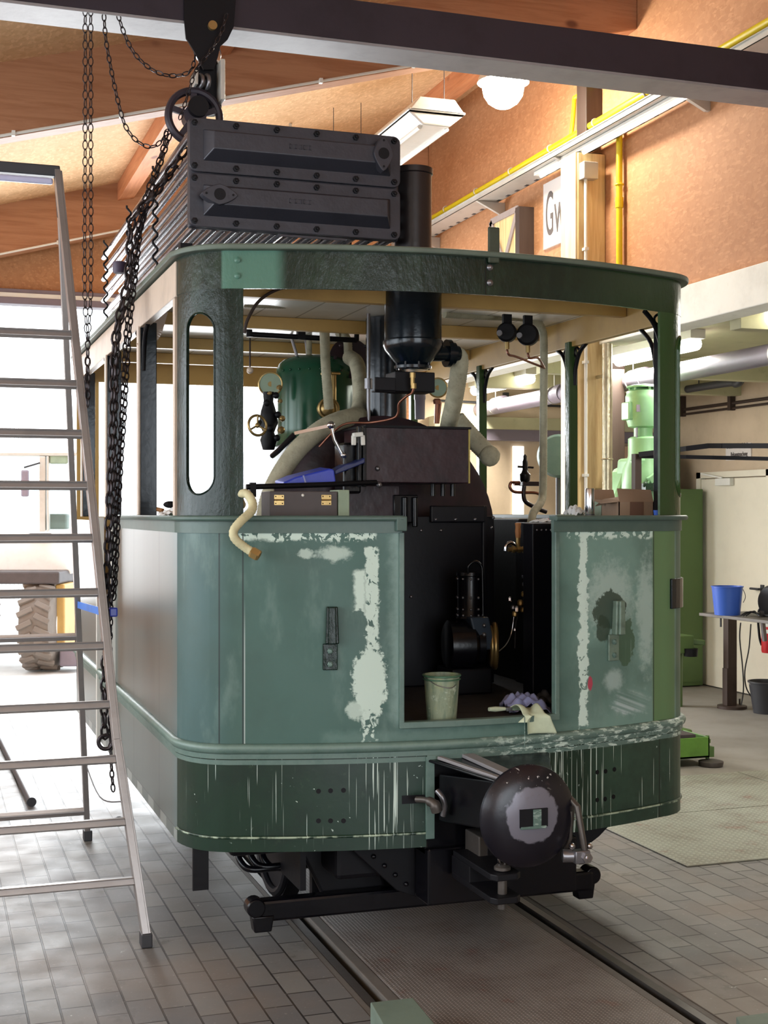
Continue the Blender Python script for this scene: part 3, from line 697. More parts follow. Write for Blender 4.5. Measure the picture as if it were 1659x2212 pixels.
# frame beads round the doorway and window-rail capping
m = MB(); band(m, sL-.012, sL+.008, .93, ZW-.05, .012, .03); band(m, sR-.008, sR+.012, .93, ZW-.05, .012, .03); band(m, sL-.012, sR+.012, .925, .95, .014, .04); L(m, 'doorway_bead', M['mould'], bevel=.003)
m = MB(); band(m, su(1128), su(1172), .90, .93, .003, .01)
for nm, a, b in (('waist_rail', -SREAR+1.9, sL), ('waist_rail', sR-.012, SREAR)):
    m = MB(); band(m, a, b, ZW-.052, ZW, .006, .02); band(m, a, b, ZW-.004, ZW+.012, .022, .05); roll(m, a, b, ZW+.004, .011, .022); L(m, nm, M['mould'] if b == sL else M['mould'], smooth=40)
p, n_ = op(sL); m = MB(); m.box((p.x-.03, p.y-.03, ZW-.045), (p.x+.012, p.y+.03, ZW+.012)); m.o('rail_end_bracket', M['mould'], T, bevel=.004)
# half-round moulding
m = MB(); roll(m, -SREAR, SREAR, ZM+.012, .02, .004, 12); band(m, -SREAR, SREAR, ZM-.025, ZM-.004, .010, .02); band(m, -SREAR, SREAR, ZM-.048, ZM-.03, .004, .01); L(m, 'moulding', M['mould'], smooth=45)
# skirt, with the coupler opening between two arclengths
cL, cR = su(921), su(1142)
L(band(MB(), -SE, cL, ZB, ZM), 'skirt', M['skirt'], smooth=50)['label'] = 'left dark green skirt with white paint runs'
L(band(MB(), cR, SE, ZB, ZM), 'skirt', M['skirt'], smooth=50)['label'] = 'right skirt streaked with white runs'
m = MB(); roll(m, -SE, cL, ZB+.055, .006, .002); roll(m, cR, SE, ZB+.055, .006, .002); L(m, 'skirt_bead', M['skirt'], smooth=40)
m = MB(); band(m, cL-.004, cL+.03, .50, ZM-.03, .012, .02); band(m, cL, cR+.02, ZM-.055, ZM-.025, .012, .02); band(m, cR-.01, cR+.02, .60, ZM-.03, .012, .02); L(m, 'coupler_frame', M['mould'], bevel=.002)
m = MB(); band(m, su(926), su(1141), .73, ZM-.05, -.02, .01); L(m, 'coupler_backing', M['blackm'])
# sides
for sg_, nm in ((-1, 'left'), (1, 'right')):
    x = CX+sg_*1.1
    def sb(mb, y0, y1, z0, z1, th=.008, o=0): return mb.box((x-(th if sg_ > 0 else -o), y0, z0), (x+(o if sg_ > 0 else th), y1, z1))
    m = MB(); sb(m, 5.2, 6.98, ZM, ZW-.02); L(m, 'side_panel', M['side'])
    m = MB(); sb(m, 5.2, 6.98, ZB, ZM-.02); L(m, 'side_skirt', M['side'])
    m = MB(); sb(m, 7.62, YR, ZB, ZW-.02); L(m, 'side_panel', M['side'])
    m = MB(); sb(m, 6.98, 7.62, ZB, .78); L(m, 'side_step', M['side'])
    for y in (6.98, 7.60): m = MB(); m.box((x-.02, y, ZB), (x+.02, y+.035, ZW)); L(m, 'door_jamb', M['white'])
    # posts with corner brackets
    for y in (6.12, 7.28, 8.45):
        m = MB(); m.box((x-.045 if sg_ > 0 else x-.004, y, ZW), (x+.004 if sg_ > 0 else x+.072, y+.05, ZF+.02)); P_ = L(m, 'window_post', M['pillar'] if sg_ > 0 else M['pot'], bevel=.004)
        m = MB()
        for s2 in (-1, 1):
            y0 = y+.04; q = [(x-.012*sg_, y0+s2*.035, ZF-.20), (x-.012*sg_, y0+s2*.045, ZF-.12), (x-.012*sg_, y0+s2*.09, ZF-.04), (x-.012*sg_, y0+s2*.16, ZF-.002)]
            m.tube(smooth_path(q, 5), .011, 8); m.ring((x-.012*sg_, y0+s2*.062, ZF-.035), .024, .006, (1, 0, 0), 14, 6)
        m.o('corner_bracket', M['blackm'], P_, smooth=50)
        if sg_ < 0: m = MB(); m.box((x-.012, y-.004, ZW), (x-.004, y+.054, ZF)); m.o('cover_strip', M['cream'], P_)
    m = MB(); m.box((x-.03 if sg_ > 0 else x-.008, 5.2, ZF-.005), (x+.008 if sg_ > 0 else x+.03, YR, ZR-.01)); L(m, 'cant_rail', M['cream'] if sg_ < 0 else M['ochre'], bevel=.003)
q = [at(u, v, y=6.14) for u, v in ((300, 752), (318, 742), (336, 722), (344, 700), (352, 672))]; m = MB(); qq = smooth_path(q, 5)
for a, b in zip(qq, qq[1:]): m.bar(a, b, .012, .045, up=(1, 0, 0))
L(m, 'roof_bracket', M['cream'], smooth=60)
# slim post behind the corner pillar on the left
m = MB(); m.box((CX-1.104, 5.24, ZW), (CX-1.06, 5.275, ZF)); L(m, 'window_post', M['cream'], bevel=.003)
m = MB(); m.box((CX+1.06, 5.24, ZW), (CX+1.104, 5.30, ZF)); L(m, 'window_post', M['pot'], bevel=.003)
m = MB(); q = [at(1433, 850, y=5.14), at(1431, 780, y=5.14), at(1424, 730, y=5.12), at(1410, 695, y=5.1), at(1392, 672, y=5.08)]; m.tube(smooth_path(q, 5), .011, 8); m.ring(at(1424, 690, y=5.12), .022, .006, (.3, 1, 0), 16, 6)
q = [(CX+1.085, 5.32, ZF-.2), (CX+1.085, 5.36, ZF-.08), (CX+1.085, 5.46, ZF)]; m.tube(smooth_path(q, 5), .010, 8); L(m, 'corner_bracket', M['blackm'], smooth=50)
# corner pillars with slotted windows
def pillar(s0, s1, c0, c1, z0, z1, a, b):
    """sheet s0..s1, slot between c0..c1 from height a to b with round ends"""
    m = MB(); n = 48; mid = (a+b)/2; r = (c1-c0)/2; cc = (c0+c1)/2; N_ = []
    ss = sorted(set([s0+(s1-s0)*i/n for i in range(n+1)]+[c0+(c1-c0)*i/24 for i in range(25)]))
    def lim(s):
        if s <= c0 or s >= c1: return None
        h = math.sqrt(max(0, 1-((s-cc)/r)**2))*r*1.0; return a+r-h, b-r+h
    for s, t in zip(ss, ss[1:]):
        mm = (s+t)/2; inn = c0 < mm < c1
        A = lim(s) or ((a+r, b-r) if inn else (mid, mid)); B = lim(t) or ((a+r, b-r) if inn else (mid, mid))
        p, q = op(s)[0], op(t)[0]
        for (h0, h1, k0, k1) in ((z0, A[0], z0, B[0]), (A[1], z1, B[1], z1)):
            m.face([(p.x, p.y, h0), (q.x, q.y, k0), (q.x, q.y, k1), (p.x, p.y, h1)])
    bmesh.ops.remove_doubles(m.bm, verts=m.bm.verts, dist=1e-5)
    for sx in (cc,):
        pts = [(op(cc+r*math.cos(t_))[0].to_3d(), t_) for t_ in [2*math.pi*i/48 for i in range(48)]]
    return m, [Vector((op(cc+r*math.cos(t_))[0].x, op(cc+r*math.cos(t_))[0].y, (b-r if math.sin(t_) >= 0 else a+r)+r*math.sin(t_))) for t_ in [2*math.pi*(i+.5)/48 for i in range(48)]]
sa, sb_ = su(403), su(463); d0 = proj(op((sa+sb_)/2)[0])[1]
za, zb = EYE+(1106-1068)/F*d0, EYE+(1106-676)/F*d0; pe = su(525)
for s0, s1, c0, c1, lab in ((-SE, pe, sa, sb_, 'left pillar, glossy dark green'), (-pe, SE, -sb_, -sa, 'right pillar, olive green')):
    m, rim = pillar(s0, s1, c0, c1, ZW+.005, ZF+.02, za, zb)
    P_ = m.o('corner_pillar', M['pillar'], T, smooth=None, solid=.012, recalc=False); P_['label'] = lab
    m = MB(); m.tube(rim, .004, 6, closed=True); m.o('window_rim', M['pillar'], P_, smooth=60)
# fascia, roof
f_ = L(band(MB(), -SE, SE, ZF, ZR, .002, .012), 'fascia', M['fascia'], smooth=50)
roofs = [op(s)[0]+op(s)[1]*.035 for s in [q for q in SS]]+[Vector((CX+1.135, YR+.03, 0)), Vector((CX-1.135, YR+.03, 0))]
m = MB(); m.prism([(p.x, p.y, ZR) for p in roofs], (0, 0, .022)); rf = L(m, 'roof', pm('roof_grey_green', c(92, 104, 92), .5), bevel=.006)
m = MB()
for i in range(10):                                             # low camber above the edge
    a0, a1 = -1.0+2.0*i/10, -1.0+2.0*(i+1)/10; h = lambda q: ZR+.022+.022*math.cos(q*math.pi/2.1)
    m.prism([(CX+a0, 4.98, ZR+.015), (CX+a1, 4.98, ZR+.015), (CX+a1, 4.98, h(a1)), (CX+a0, 4.98, h(a0))], (0, 3.85, 0))
m.o('roof_camber', M['blackm'], rf)
inner = [op(s)[0]-op(s)[1]*.02 for s in SS]+[Vector((CX+1.07, YR, 0)), Vector((CX-1.07, YR, 0))]
m = MB(); m.prism([(p.x, p.y, ZR-.012) for p in inner], (0, 0, .01)); m.o('roof_boards', M['boards'], rf)
for y in (5.55, 6.5, 7.45, 8.2):
    m = MB(); m.box((CX-1.065, y, ZR-.075), (CX+1.065, y+.05, ZR-.013)); m.o('roof_carline', M['ochre'], rf, bevel=.004)
m = MB(); m.box((CX-1.1, YR-.03, ZF), (CX+1.1, YR, ZR-.01)); L(m, 'rear_fascia', M['ochre'])
m = MB(); m.box((CX-1.1, YR-.02, ZB), (CX+1.1, YR, ZW)); L(m, 'rear_panel', M['ochre'])
for x0 in (CX-1.1, CX+.96): m = MB(); m.box((x0, YR-.02, ZW), (x0+.14, YR, ZF)); L(m, 'rear_pillar', M['ochre'])
# lamp iron standing on the fascia, bolts, cover patch
q = fp(1063, 570, .004); m = MB(); m.box((q.x-.024, q.y-.018, q.z), (q.x+.024, q.y-.004, q.z+.14)); lk = L(m, 'lamp_iron', pm('olive_iron', c(62, 70, 56), .45, .2, .2, 9, .3), bevel=.006)
for v in (578, 611): q = fp(1057, v, .004); m = MB(); m.lathe(q, [(.013, -.002), (.013, .004), (.008, .009), (.001, .011)], op(su(1057))[1], 12); m.o('bolt', M['steel'], lk, smooth=40)
m = MB(); band(m, su(1048)-.001, su(1048)+.001, ZF, ZR, .0035, .002); m.o('joint', M['pot'], f_)
for v in (562, 596): q = fp(513, v, .004); m = MB(); m.lathe(q, [(.012, -.002), (.012, .003), (.006, .006), (.001, .007)], op(su(513))[1], 12); m.o('rivet', M['fascia'], f_, smooth=40)
# lamp brackets on the front sheets
for k, (u0, vt, vm, vb, uc2) in enumerate(((717, 1310, 1390, 1447, 713), (1331, 1297, 1370, 1427, 1323))):
    n_ = op(su(u0))[1]; tdir = Vector((-n_.y, n_.x, 0)); a = fp(u0, vt); b = fp(u0, vm); cc = fp(uc2, vb); mm = fp(uc2, vm)
    mt = M['pillar'] if k == 0 else pm('bracket_pale', c(112, 132, 118), .4, .1, .5, 20, .5)
    m = MB(); w = .026
    m.prism([a-tdir*w*.8, a+tdir*w*.8, b+tdir*w, b-tdir*w], n_*.028); m.prism([a-tdir*w*.5+n_*.028, a+tdir*w*.5+n_*.028, b+tdir*w*.6+n_*.028, b-tdir*w*.6+n_*.028], n_*.012)
    br = L(m, 'lamp_bracket', mt, bevel=.004); br['label'] = 'lamp bracket on the %s front sheet' % ('left', 'right')[k]
    m = MB(); m.prism([mm-tdir*.028, mm+tdir*.028, cc+tdir*.028, cc-tdir*.028], n_*.010); m.o('base_plate', mt, br, bevel=.003)
    for f__ in (.28, .78): q = mm.lerp(cc, f__)+n_*.010; m = MB(); m.lathe(q, [(.012, 0), (.012, .005), (.007, .011), (.001, .012)], n_, 6); m.o('bolt', M['mould'], br, smooth=30)
# bolt holes in the skirt
for (u, v) in [(688, 1709), (714, 1708), (742, 1707), (688, 1773), (714, 1773), (742, 1773), (1290, 1668), (1308, 1666), (1327, 1662), (1290, 1728), (1307, 1726), (1325, 1721)]:
    n_ = op(su(u))[1]; q = fp(u, v); m = MB(); m.lathe(q, [(.0095, -.004), (.0095, .0012)], n_, 14); L(m, 'bolt_hole', M['blackm'])
q = fp(884, 1727); m = MB(); band(m, su(868), su(918), q.z-.016, q.z+.016, .0015, .003); L(m, 'lever_slot', M['blackm'])
# latch plate on the right corner
m = MB(); s0 = su(1447); s1 = su(1470); q = fp(1450, 1250); w = fp(1450, 1315); band(m, s0, s1, w.z, q.z, .012, .014); L(m, 'latch_plate', M['pot'], bevel=.003)
# ---- drawgear
m = MB(); m.prism([(1.62, 4.98, .47), (2.50, 4.98, .47), (2.50, 4.98, .24), (1.86, 4.98, .22), (1.76, 4.98, .26), (1.58, 4.98, .43)], (0, .03, 0)); L(m, 'apron_plate', M['blackm'], bevel=.003)
m = MB(); m.box((1.83, 4.85, .42), (2.25, 4.97, .80)); m.box((1.83, 4.82, .235), (2.465, 4.97, .455)); L(m, 'buffer_beam', M['black'], bevel=.008)
A_ = at(1155, 1770, y=4.34); bc = Vector((A_.x, A_.y, A_.z)); ax = Vector((0, -1, 0))
bf = MB().lathe(bc+Vector((0, .075, 0)), [(.03, 0), (.178, .0), (.186, .012), (.184, .022), (.165, .038), (.12, .052), (.06, .060), (.001, .062)], ax, 48)
def mk_buf():
    m = Mt('buffer_face', c(22, 20, 30), .3, .2, .6); x, y, z = m.pos()
    d = ((x-bc.x)*(x-bc.x)+(z-bc.z)*(z-bc.z)).m('SQRT')
    m.mix((d+(m.noise(m.P(), 30, 4)-.5)*.045+(z-bc.z)*-.10).sm(.105, .095), c(120, 118, 130)); m.mix(m.noise(m.P(), 22, 5, .7).sm(.55, .68)*z.sm(bc.z+.05, bc.z+.15)*.8, c(72, 58, 60))
    m.mix(m.noise(m.P(), 60, 3).sm(.66, .7)*z.sm(bc.z+.08, bc.z+.15), c(206, 206, 206)); m.bump(m.noise(m.P(), 25, 4), .2, .004); return m.done()
M['bufface'] = mk_buf()
bo = L(bf, 'buffer', M['bufface'], smooth=35); bo['label'] = 'round buffer head with worn grey centre'
yf = bc.y+.012
m = MB(); m.box((bc.x-.052, yf-.004, bc.z-.03), (bc.x+.056, yf+.02, bc.z+.035)); m.o('coupler_slot', M['blackm'], bo)
m = MB(); m.box((bc.x-.002, yf-.007, bc.z-.027), (bc.x+.03, yf+.01, bc.z+.033)); m.box((bc.x-.05, yf-.007, bc.z-.036), (bc.x+.05, yf+.01, bc.z-.026)); m.o('slot_tongue', M['mould'], bo, bevel=.002)
m = MB(); m.prism([(1.82, 4.80, bc.z+.135), (2.33, 4.80, bc.z+.135), (bc.x+.11, bc.y+.075, bc.z+.11), (bc.x-.09, bc.y+.075, bc.z+.11)], (0, 0, .012)); m.prism([(1.86, 4.79, bc.z-.09), (2.30, 4.79, bc.z-.09), (bc.x+.08, bc.y+.08, bc.z-.06), (bc.x-.08, bc.y+.08, bc.z-.06)], (0, 0, .18)); L(m, 'buffer_bracket', M['black'], bevel=.006)
m = MB(); m.bar((1.86, 4.78, bc.z+.155), (bc.x-.06, bc.y+.08, bc.z+.122), .022, .012, up=(0, 0, 1)); m.bar((1.98, 4.79, bc.z+.155), (bc.x-.02, bc.y+.10, bc.z+.13), .05, .014, up=(0, 0, 1)); L(m, 'bracket_edge', M['flange'], bevel=.002)
for (u, v) in ((978, 1698), (980, 1727), (978, 1752)):
    q = at(u, v, y=4.79); m = MB(); m.lathe(q, [(.018, 0), (.018, .012), (.010, .016), (.009, .030), (.001, .031)], ax, 6); L(m, 'bolt', M['black'], smooth=30)
# draw lever on the left
q = [at(900, 1727, y=4.76), at(922, 1729, y=4.72), at(938, 1738, y=4.70), at(944, 1752, y=4.70)]
m = MB(); m.tube(smooth_path(q, 5), [.012]*6+[.018]*4+[.022]*6, 12); lv = L(m, 'draw_lever', M['rail'], smooth=50)
q = [at(944, 1708, y=4.74), at(955, 1722, y=4.72), at(961, 1742, y=4.72), at(957, 1762, y=4.73)]
m = MB(); m.tube(smooth_path(q, 5), .011, 10); m.o('hook', M['steel'], lv, smooth=50)
# clevis coupling below
z1, z2 = at(1080, 1895, y=4.45).z, at(1080, 1945, y=4.45).z; xc = at(1085, 1900, y=4.45).x
cv = MB()
for z in (z1, z2): cv.prism([(xc-.06, 4.78, z), (xc+.055, 4.78, z), (xc+.058, 4.42, z), (xc+.035, 4.395, z), (xc-.045, 4.395, z), (xc-.06, 4.42, z)], (0, 0, .024))
cv.box((xc-.058, 4.62, z2), (xc+.055, 4.80, z1)); cl_ = L(cv, 'clevis', M['blackm'], bevel=.004)
m = MB(); m.cyl((xc, 4.45, z2-.03), (xc, 4.45, z1+.04), .017, seg=14); m.lathe((xc, 4.45, z1+.028), [(.03, 0), (.03, .01), (.018, .02), (.001, .02)]); m.ring((xc, 4.45, z1+.055), .016, .004, (1, .3, 0), 16, 6); m.o('coupling_pin', M['rail'], cl_, smooth=40)
m = MB(); q = at(1045, 1815, y=4.72); m.box((q.x-.045, 4.66, q.z-.075), (q.x+.05, 4.80, q.z+.03)); L(m, 'upper_lug', M['rail'], bevel=.005)
m = MB(); m.box((q.x-.01, 4.655, q.z-.055), (q.x+.025, 4.661, q.z-.015)); L(m, 'lug_hole', M['blackm'])
m = MB(); m.tube([at(1077, 1745, y=4.42), at(1072, 1835, y=4.42), at(1079, 1868, y=4.44)], .0035, 8); L(m, 'pin_wire', M['chrome'], smooth=40)
# screw link on the right of the buffer
y_ = 4.36; a = at(1247, 1742, y=y_); b = at(1263, 1838, y=y_)
m = MB(); m.tube([a+Vector((-.02, .09, .05)), a, b], .012, 10); m.tube([a+Vector((-.015, .02, -.02)), a+Vector((-.012, .03, -.12)), b+Vector((-.05, .05, 0))], .007, 8); lk2 = L(m, 'coupling_link', M['rail'], smooth=50)
q = at(1255, 1850, y=y_); m = MB(); m.cyl(q+Vector((-.06, .03, .0)), q+Vector((.03, .0, .0)), .024, seg=16); m.box((q.x-.03, q.y-.02, q.z-.022), (q.x+.028, q.y+.02, q.z+.024)); m.o('trunnion', M['steel'], lk2, smooth=40, bevel=.003)
m = MB()
for dx, dz in ((-.035, .04), (.035, .035)): m.ball((q.x+dx, q.y, q.z+dz), .012, 10)
m.lathe((q.x+.012, q.y-.02, q.z), [(.02, 0), (.02, .012), (.008, .013), (.008, .02)], ax, 6); m.o('nut', M['chrome'], lk2, smooth=30)
# ---- under the skirt: lifeguard bar, step bracket, pipes, frames, wheels
zb_ = .13; l0 = at(548, 1962, y=5.22); r0 = at(1284, 1908, y=5.20)
gb = MB(); gb.bar((l0.x+.02, 5.22, .165), (r0.x-.02, 5.20, .165), .07, .085, up=(0, 0, 1)); gbo = L(gb, 'lifeguard_bar', M['black'], bevel=.012)
for xx, s_ in ((l0.x+.03, 1), (r0.x-.05, -1)):
    m = MB(); m.cyl((xx-.03*s_, 5.17, .185), (xx-.03*s_, 5.24, .185), .038, seg=18); m.prism([(xx-.045, 5.18, .15), (xx+.045, 5.18, .15), (xx+.035, 5.18, .085), (xx-.035, 5.18, .085)], (0, .06, 0)); m.o('foot', M['black'], gbo, smooth=40, bevel=.006)
m = MB(); m.box((CX-1.052, 5.13, .29), (CX-.99, 5.145, .50)); L(m, 'step_bracket', M['black'])
m = MB(); m.box((1.52, 5.36, .08), (2.52, 5.40, .47)); L(m, 'shade_panel', M['blackm'])  # black sheet added to stand for the deep shade under the engine
gp_ = []
for k, (du, dv) in enumerate(((0, 0), (26, -6), (52, -4))):
    q = [at(512+du, 1835+dv, y=5.5), at(520+du, 1862+dv, y=5.45), at(542+du, 1878+dv, y=5.42), at(600+du, 1874+dv, y=5.42), at(700, 1866+dv, y=5.45)]
    m = MB(); m.tube(smooth_path(q, 5), .014, 10); L(m, 'brake_pipe', M['black'], smooth=50)
for x in (CX-.62, CX+.60): m = MB(); m.box((x-.012, 5.1, .26), (x+.012, 8.6, .80)); L(m, 'main_frame', M['blackm'])
for (u, v) in ((582, 1890), (600, 1868)): pass
wh = []
for y in (5.95, 7.75):
    for x in (CX-.53, CX+.45):
        m = MB(); m.lathe((x, y, .33), [(.05, -.02), (.06, 0), (.30, .01), (.33, 0), (.33, .07), (.30, .07), (.30, .05), (.06, .055), (.05, .10)], (1, 0, 0), 32); m.ring((x, y, .33), .3, .02, (1, 0, 0)); L(m, 'wheel', M['blackm'], smooth=35)
    m = MB(); m.cyl((CX-.5, y, .33), (CX+.5, y, .33), .045); L(m, 'axle', M['blackm'], smooth=40)
m = MB(); m.box((CX-.5, 5.05, .30), (CX+.5, 5.8, .46)); m.box((CX-.9, 5.15, .40), (CX-.2, 5.5, .46)); L(m, 'cylinder_block', M['blackm'], bevel=.02)
m = MB(); m.prism([(1.40, 5.26, .47), (1.72, 5.26, .47), (1.82, 5.26, .16), (1.55, 5.26, .16)], (0, .05, 0)); L(m, 'guard_hanger', M['blackm'], bevel=.01)
m = MB(); m.prism([(CX+.30, 5.26, .47), (CX+.62, 5.26, .47), (CX+.5, 5.26, .16), (CX+.2, 5.26, .16)], (0, .05, 0)); L(m, 'guard_hanger', M['blackm'], bevel=.01)
m = MB(); [m.ball((1.66+i*.045, 4.972, .405-i*.04), .010, 10) for i in range(5)]; L(m, 'apron_rivets', M['black'], smooth=60)
m = MB(); m.prism([(2.50, 5.0, .47), (2.74, 5.0, .47), (2.66, 5.0, .40), (2.50, 5.0, .30)], (0, .02, 0)); L(m, 'gusset', M['blackm'])
# ---- cab floor and walls inside
m = MB(); inn2 = [op(s)[0]-op(s)[1]*.03 for s in SS]+[Vector((CX+1.07, YR-.05, 0)), Vector((CX-1.07, YR-.05, 0))]; m.prism([(p.x, p.y, .87) for p in inn2], (0, 0, .045)); L(m, 'cab_floor', pm('cab_floor_planks', c(60, 56, 58), .7, 0, .6, 8, .3))
# smokebox and boiler
BX, BZ = 2.12, 1.63
m = MB(); m.cyl((BX, 6.28, BZ), (BX, 7.9, BZ), .57, seg=56); bl = L(m, 'boiler', M['soot'], smooth=40, bevel=.01)
m = MB(); m.lathe((BX, 6.18, BZ), [(.54, 0), (.59, .02), (.59, .10), (.575, .11)], (0, 1, 0), 56); m.o('smokebox_ring', M['maroon'], bl, smooth=35)
m = MB(); m.box((BX-.56, 6.10, .92), (BX+.50, 6.9, 1.62)); m.o('smokebox_saddle', M['soot'], bl, bevel=.02)
m = MB(); xs = at(893, 1115, y=6.05).x; m.box((xs-.52, 6.0, .92), (xs+.40, 6.05, 1.73)); m.o('front_plate', M['soot'], bl, bevel=.004)
m = MB(); a = at(930, 1125, y=5.98); b = at(1047, 1112, y=5.98); m.box((a.x, 5.97, 1.70), (b.x, 6.0, 1.78)); m.box((b.x-.01, 5.98, 1.0), (b.x+.015, 6.0, 1.78)); m.o('cover_strip', M['soot'], bl, bevel=.006)
for (u, v) in ((942, 1122), (985, 1122), (1027, 1122), (915, 1146), (958, 1146), (1067, 1118), (1067, 1140), (893, 1290), (1020, 1280)):
    q = at(u, v, y=5.965); m = MB(); m.ball((q.x, 5.972 if v < 1130 else 5.998, q.z), .0085, 10); m.o('rivet', M['steel'], bl, smooth=60)
q = at(870, 1085, y=5.95); m = MB(); m.box((q.x-.05, 5.93, 1.70), (q.x+.07, 6.0, 1.83)); m.cyl((q.x, 5.92, 1.68), (q.x, 5.92, 1.82), .014); m.cyl((q.x+.05, 5.92, 1.68), (q.x+.05, 5.92, 1.82), .014); m.o('hinge_block', M['black'], bl, bevel=.004, smooth=35)
q = at(955, 1058, y=5.95); m = MB(); [m.cyl((q.x+dx, 5.94, q.z-.03), (q.x+dx, 5.94, q.z+.03), .012) for dx in (-.05, 0, .05)]; m.o('hinge_pins', M['black'], bl, smooth=35)
# oxide-coloured box above the smokebox door
a = at(790, 922, y=5.72); b = at(1013, 1044, y=5.72)
m = MB(); m.box((a.x, 5.72, b.z), (b.x, 6.05, a.z)); hb = L(m, 'oil_box', M['maroon'], bevel=.004); hb['label'] = 'dented dark oxide sheet box'
m = MB(); m.box((a.x-.006, 5.705, a.z-.002), (b.x+.006, 6.06, a.z+.008)); m.o('lid', M['blackm'], hb)
m = MB(); m.box((b.x-.003, 5.716, b.z+.0), (b.x+.004, 5.722, a.z)); m.o('yellow_edge', pm('edge_yellow', c(176, 158, 84), .5), hb)  # thin yellow strip along the right edge of the box
m = MB(); m.box((a.x-.045, 5.69, b.z-.02), (a.x-.028, 5.72, a.z)); m.box((a.x-.018, 5.70, b.z-.02), (a.x-.002, 5.72, a.z)); m.o('support_straps', M['pot'], hb, bevel=.003)
q = at(818, 1012, y=5.7); m = MB(); m.ball((q.x, 5.715, q.z), .012, 10); q = at(820, 1047, y=5.69); m.ball((q.x, 5.70, q.z), .015, 10); m.o('nut', M['steel'], hb, smooth=50)
# lower oxide plate behind the left ledge
a = at(752, 1050, y=5.95); b = at(862, 1118, y=5.95); m = MB(); m.box((a.x-.35, 5.95, 1.55), (b.x, 5.98, a.z)); L(m, 'oxide_plate', M['maroon'])
# clamps between hose and box
m = MB(); q = at(752, 985, y=5.78); m.box((q.x-.03, 5.75, q.z-.17), (q.x+.055, 5.9, q.z+.06)); L(m, 'valve_block', M['black'], bevel=.012)
m = MB(); m.tube([at(715, 920, y=5.7), at(722, 950, y=5.7), at(738, 980, y=5.7)], .008, 8); m.ball(at(715, 918, y=5.7), .018, 10); m.ball(at(742, 983, y=5.7), .014, 10); m.ball(at(748, 1012, y=5.7), .012, 10); L(m, 'crank_link', M['chrome'], smooth=50)
m = MB(); m.bar(at(762, 940, y=5.69), at(783, 938, y=5.69), .03, .02); m.bar(at(764, 940, y=5.69), at(764, 962, y=5.69), .016, .02); m.bar(at(783, 940, y=5.69), at(784, 962, y=5.69), .016, .02); L(m, 'white_clip', M['white'], bevel=.004)
m = MB(); m.bar(at(636, 936, y=5.75), at(720, 918, y=5.7), .014, .014); L(m, 'bright_rod', M['chrome'], smooth=30)
m = MB(); m.tube([at(588, 985, y=5.85), at(600, 975, y=5.8), at(636, 938, y=5.78)], .012, 8); L(m, 'black_rod', M['black'], smooth=30)
# exhaust pot and chimney
PX = at(892, 700, y=5.55).x; PY = 5.55; dP = proj(Vector((PX, PY, 0)))[1]; pr = 62/F*dP; pz = lambda v: EYE+(1106-v)/F*dP
m = MB(); m.lathe((PX, PY, 0), [(pr, ZR-.02), (pr, pz(735)), (pr*1.05, pz(738)), (pr*1.05, pz(748)), (pr*.98, pz(758)), (pr*.6, pz(786)), (pr*.55, pz(790)), (pr*.5, pz(800))], seg=40); pt = L(m, 'exhaust_pot', M['pot'], smooth=40)
m = MB(); m.lathe((PX, PY, 0), [(pr*.66, pz(791)), (pr*.66, pz(797))], seg=24); [m.cyl((PX+pr*.6*math.cos(t), PY+pr*.6*math.sin(t), pz(798)), (PX+pr*.6*math.cos(t), PY+pr*.6*math.sin(t), pz(784)), .006, seg=6) for t in [k*math.pi/4 for k in range(8)]]; m.o('pot_flange', M['pot'], pt, smooth=35)
m = MB(); m.lathe((PX, PY, 0), [(.082, ZR+.03), (.082, pz(380)+.0), (.088, pz(378)), (.088, pz(366)), (.078, pz(366)), (.074, pz(380))], seg=36); m.o('chimney', pm('chimney_black', c(38, 34, 36), .35, .2, .4, 6, .2), pt, smooth=40)
q = at(985, 765, y=5.6); m = MB(); m.cyl((PX+pr*.7, PY, pz(762)), (q.x, 5.58, q.z+.0), .035); m.lathe((q.x-.055, 5.585, q.z), [(.062, 0), (.062, .02), (.05, .02), (.05, .04)], (1, 0, 0), 24); m.o('side_flange', M['pot'], pt, smooth=40)
a = at(852, 802, y=5.5); b = at(938, 848, y=5.5); m = MB(); m.box((a.x, 5.49, b.z), (b.x, 5.62, a.z)); m.o('mounting_block', M['blackm'], pt, bevel=.004)
m = MB(); q0, q1 = at(818, 812, y=5.4), at(868, 842, y=5.4); m.box((q0.x, 5.45, q1.z), (q1.x-.01, 5.462, q0.z)); m.box((q0.x, 5.45, q1.z-.006), (q1.x-.01, 5.50, q1.z)); m.o('side_bracket', M['blackm'], pt, bevel=.003)
m = MB(); q = at(891, 812, y=5.44); m.cyl(q, q+Vector((0, 0, -.04)), .010, seg=6); m.cyl(q+Vector((0, 0, .014)), q+Vector((0, 0, -.008)), .013, seg=6); m.cyl(q+Vector((.004, 0, -.032)), q+Vector((.004, 0, -.055)), .013, seg=6); ff = m.o('pipe_union', M['brass'], pt, smooth=25)
m = MB(); pth = [at(895, 832, y=5.44), at(890, 848, y=5.45), at(878, 856, y=5.46), at(862, 872, y=5.5), at(860, 892, y=5.52), at(848, 904, y=5.55), at(800, 913, y=5.66), at(740, 918, y=5.72), at(690, 965, y=5.8)]; m.tube(smooth_path(pth, 6), .0055, 8); L(m, 'copper_pipe', M['copper'], smooth=50)
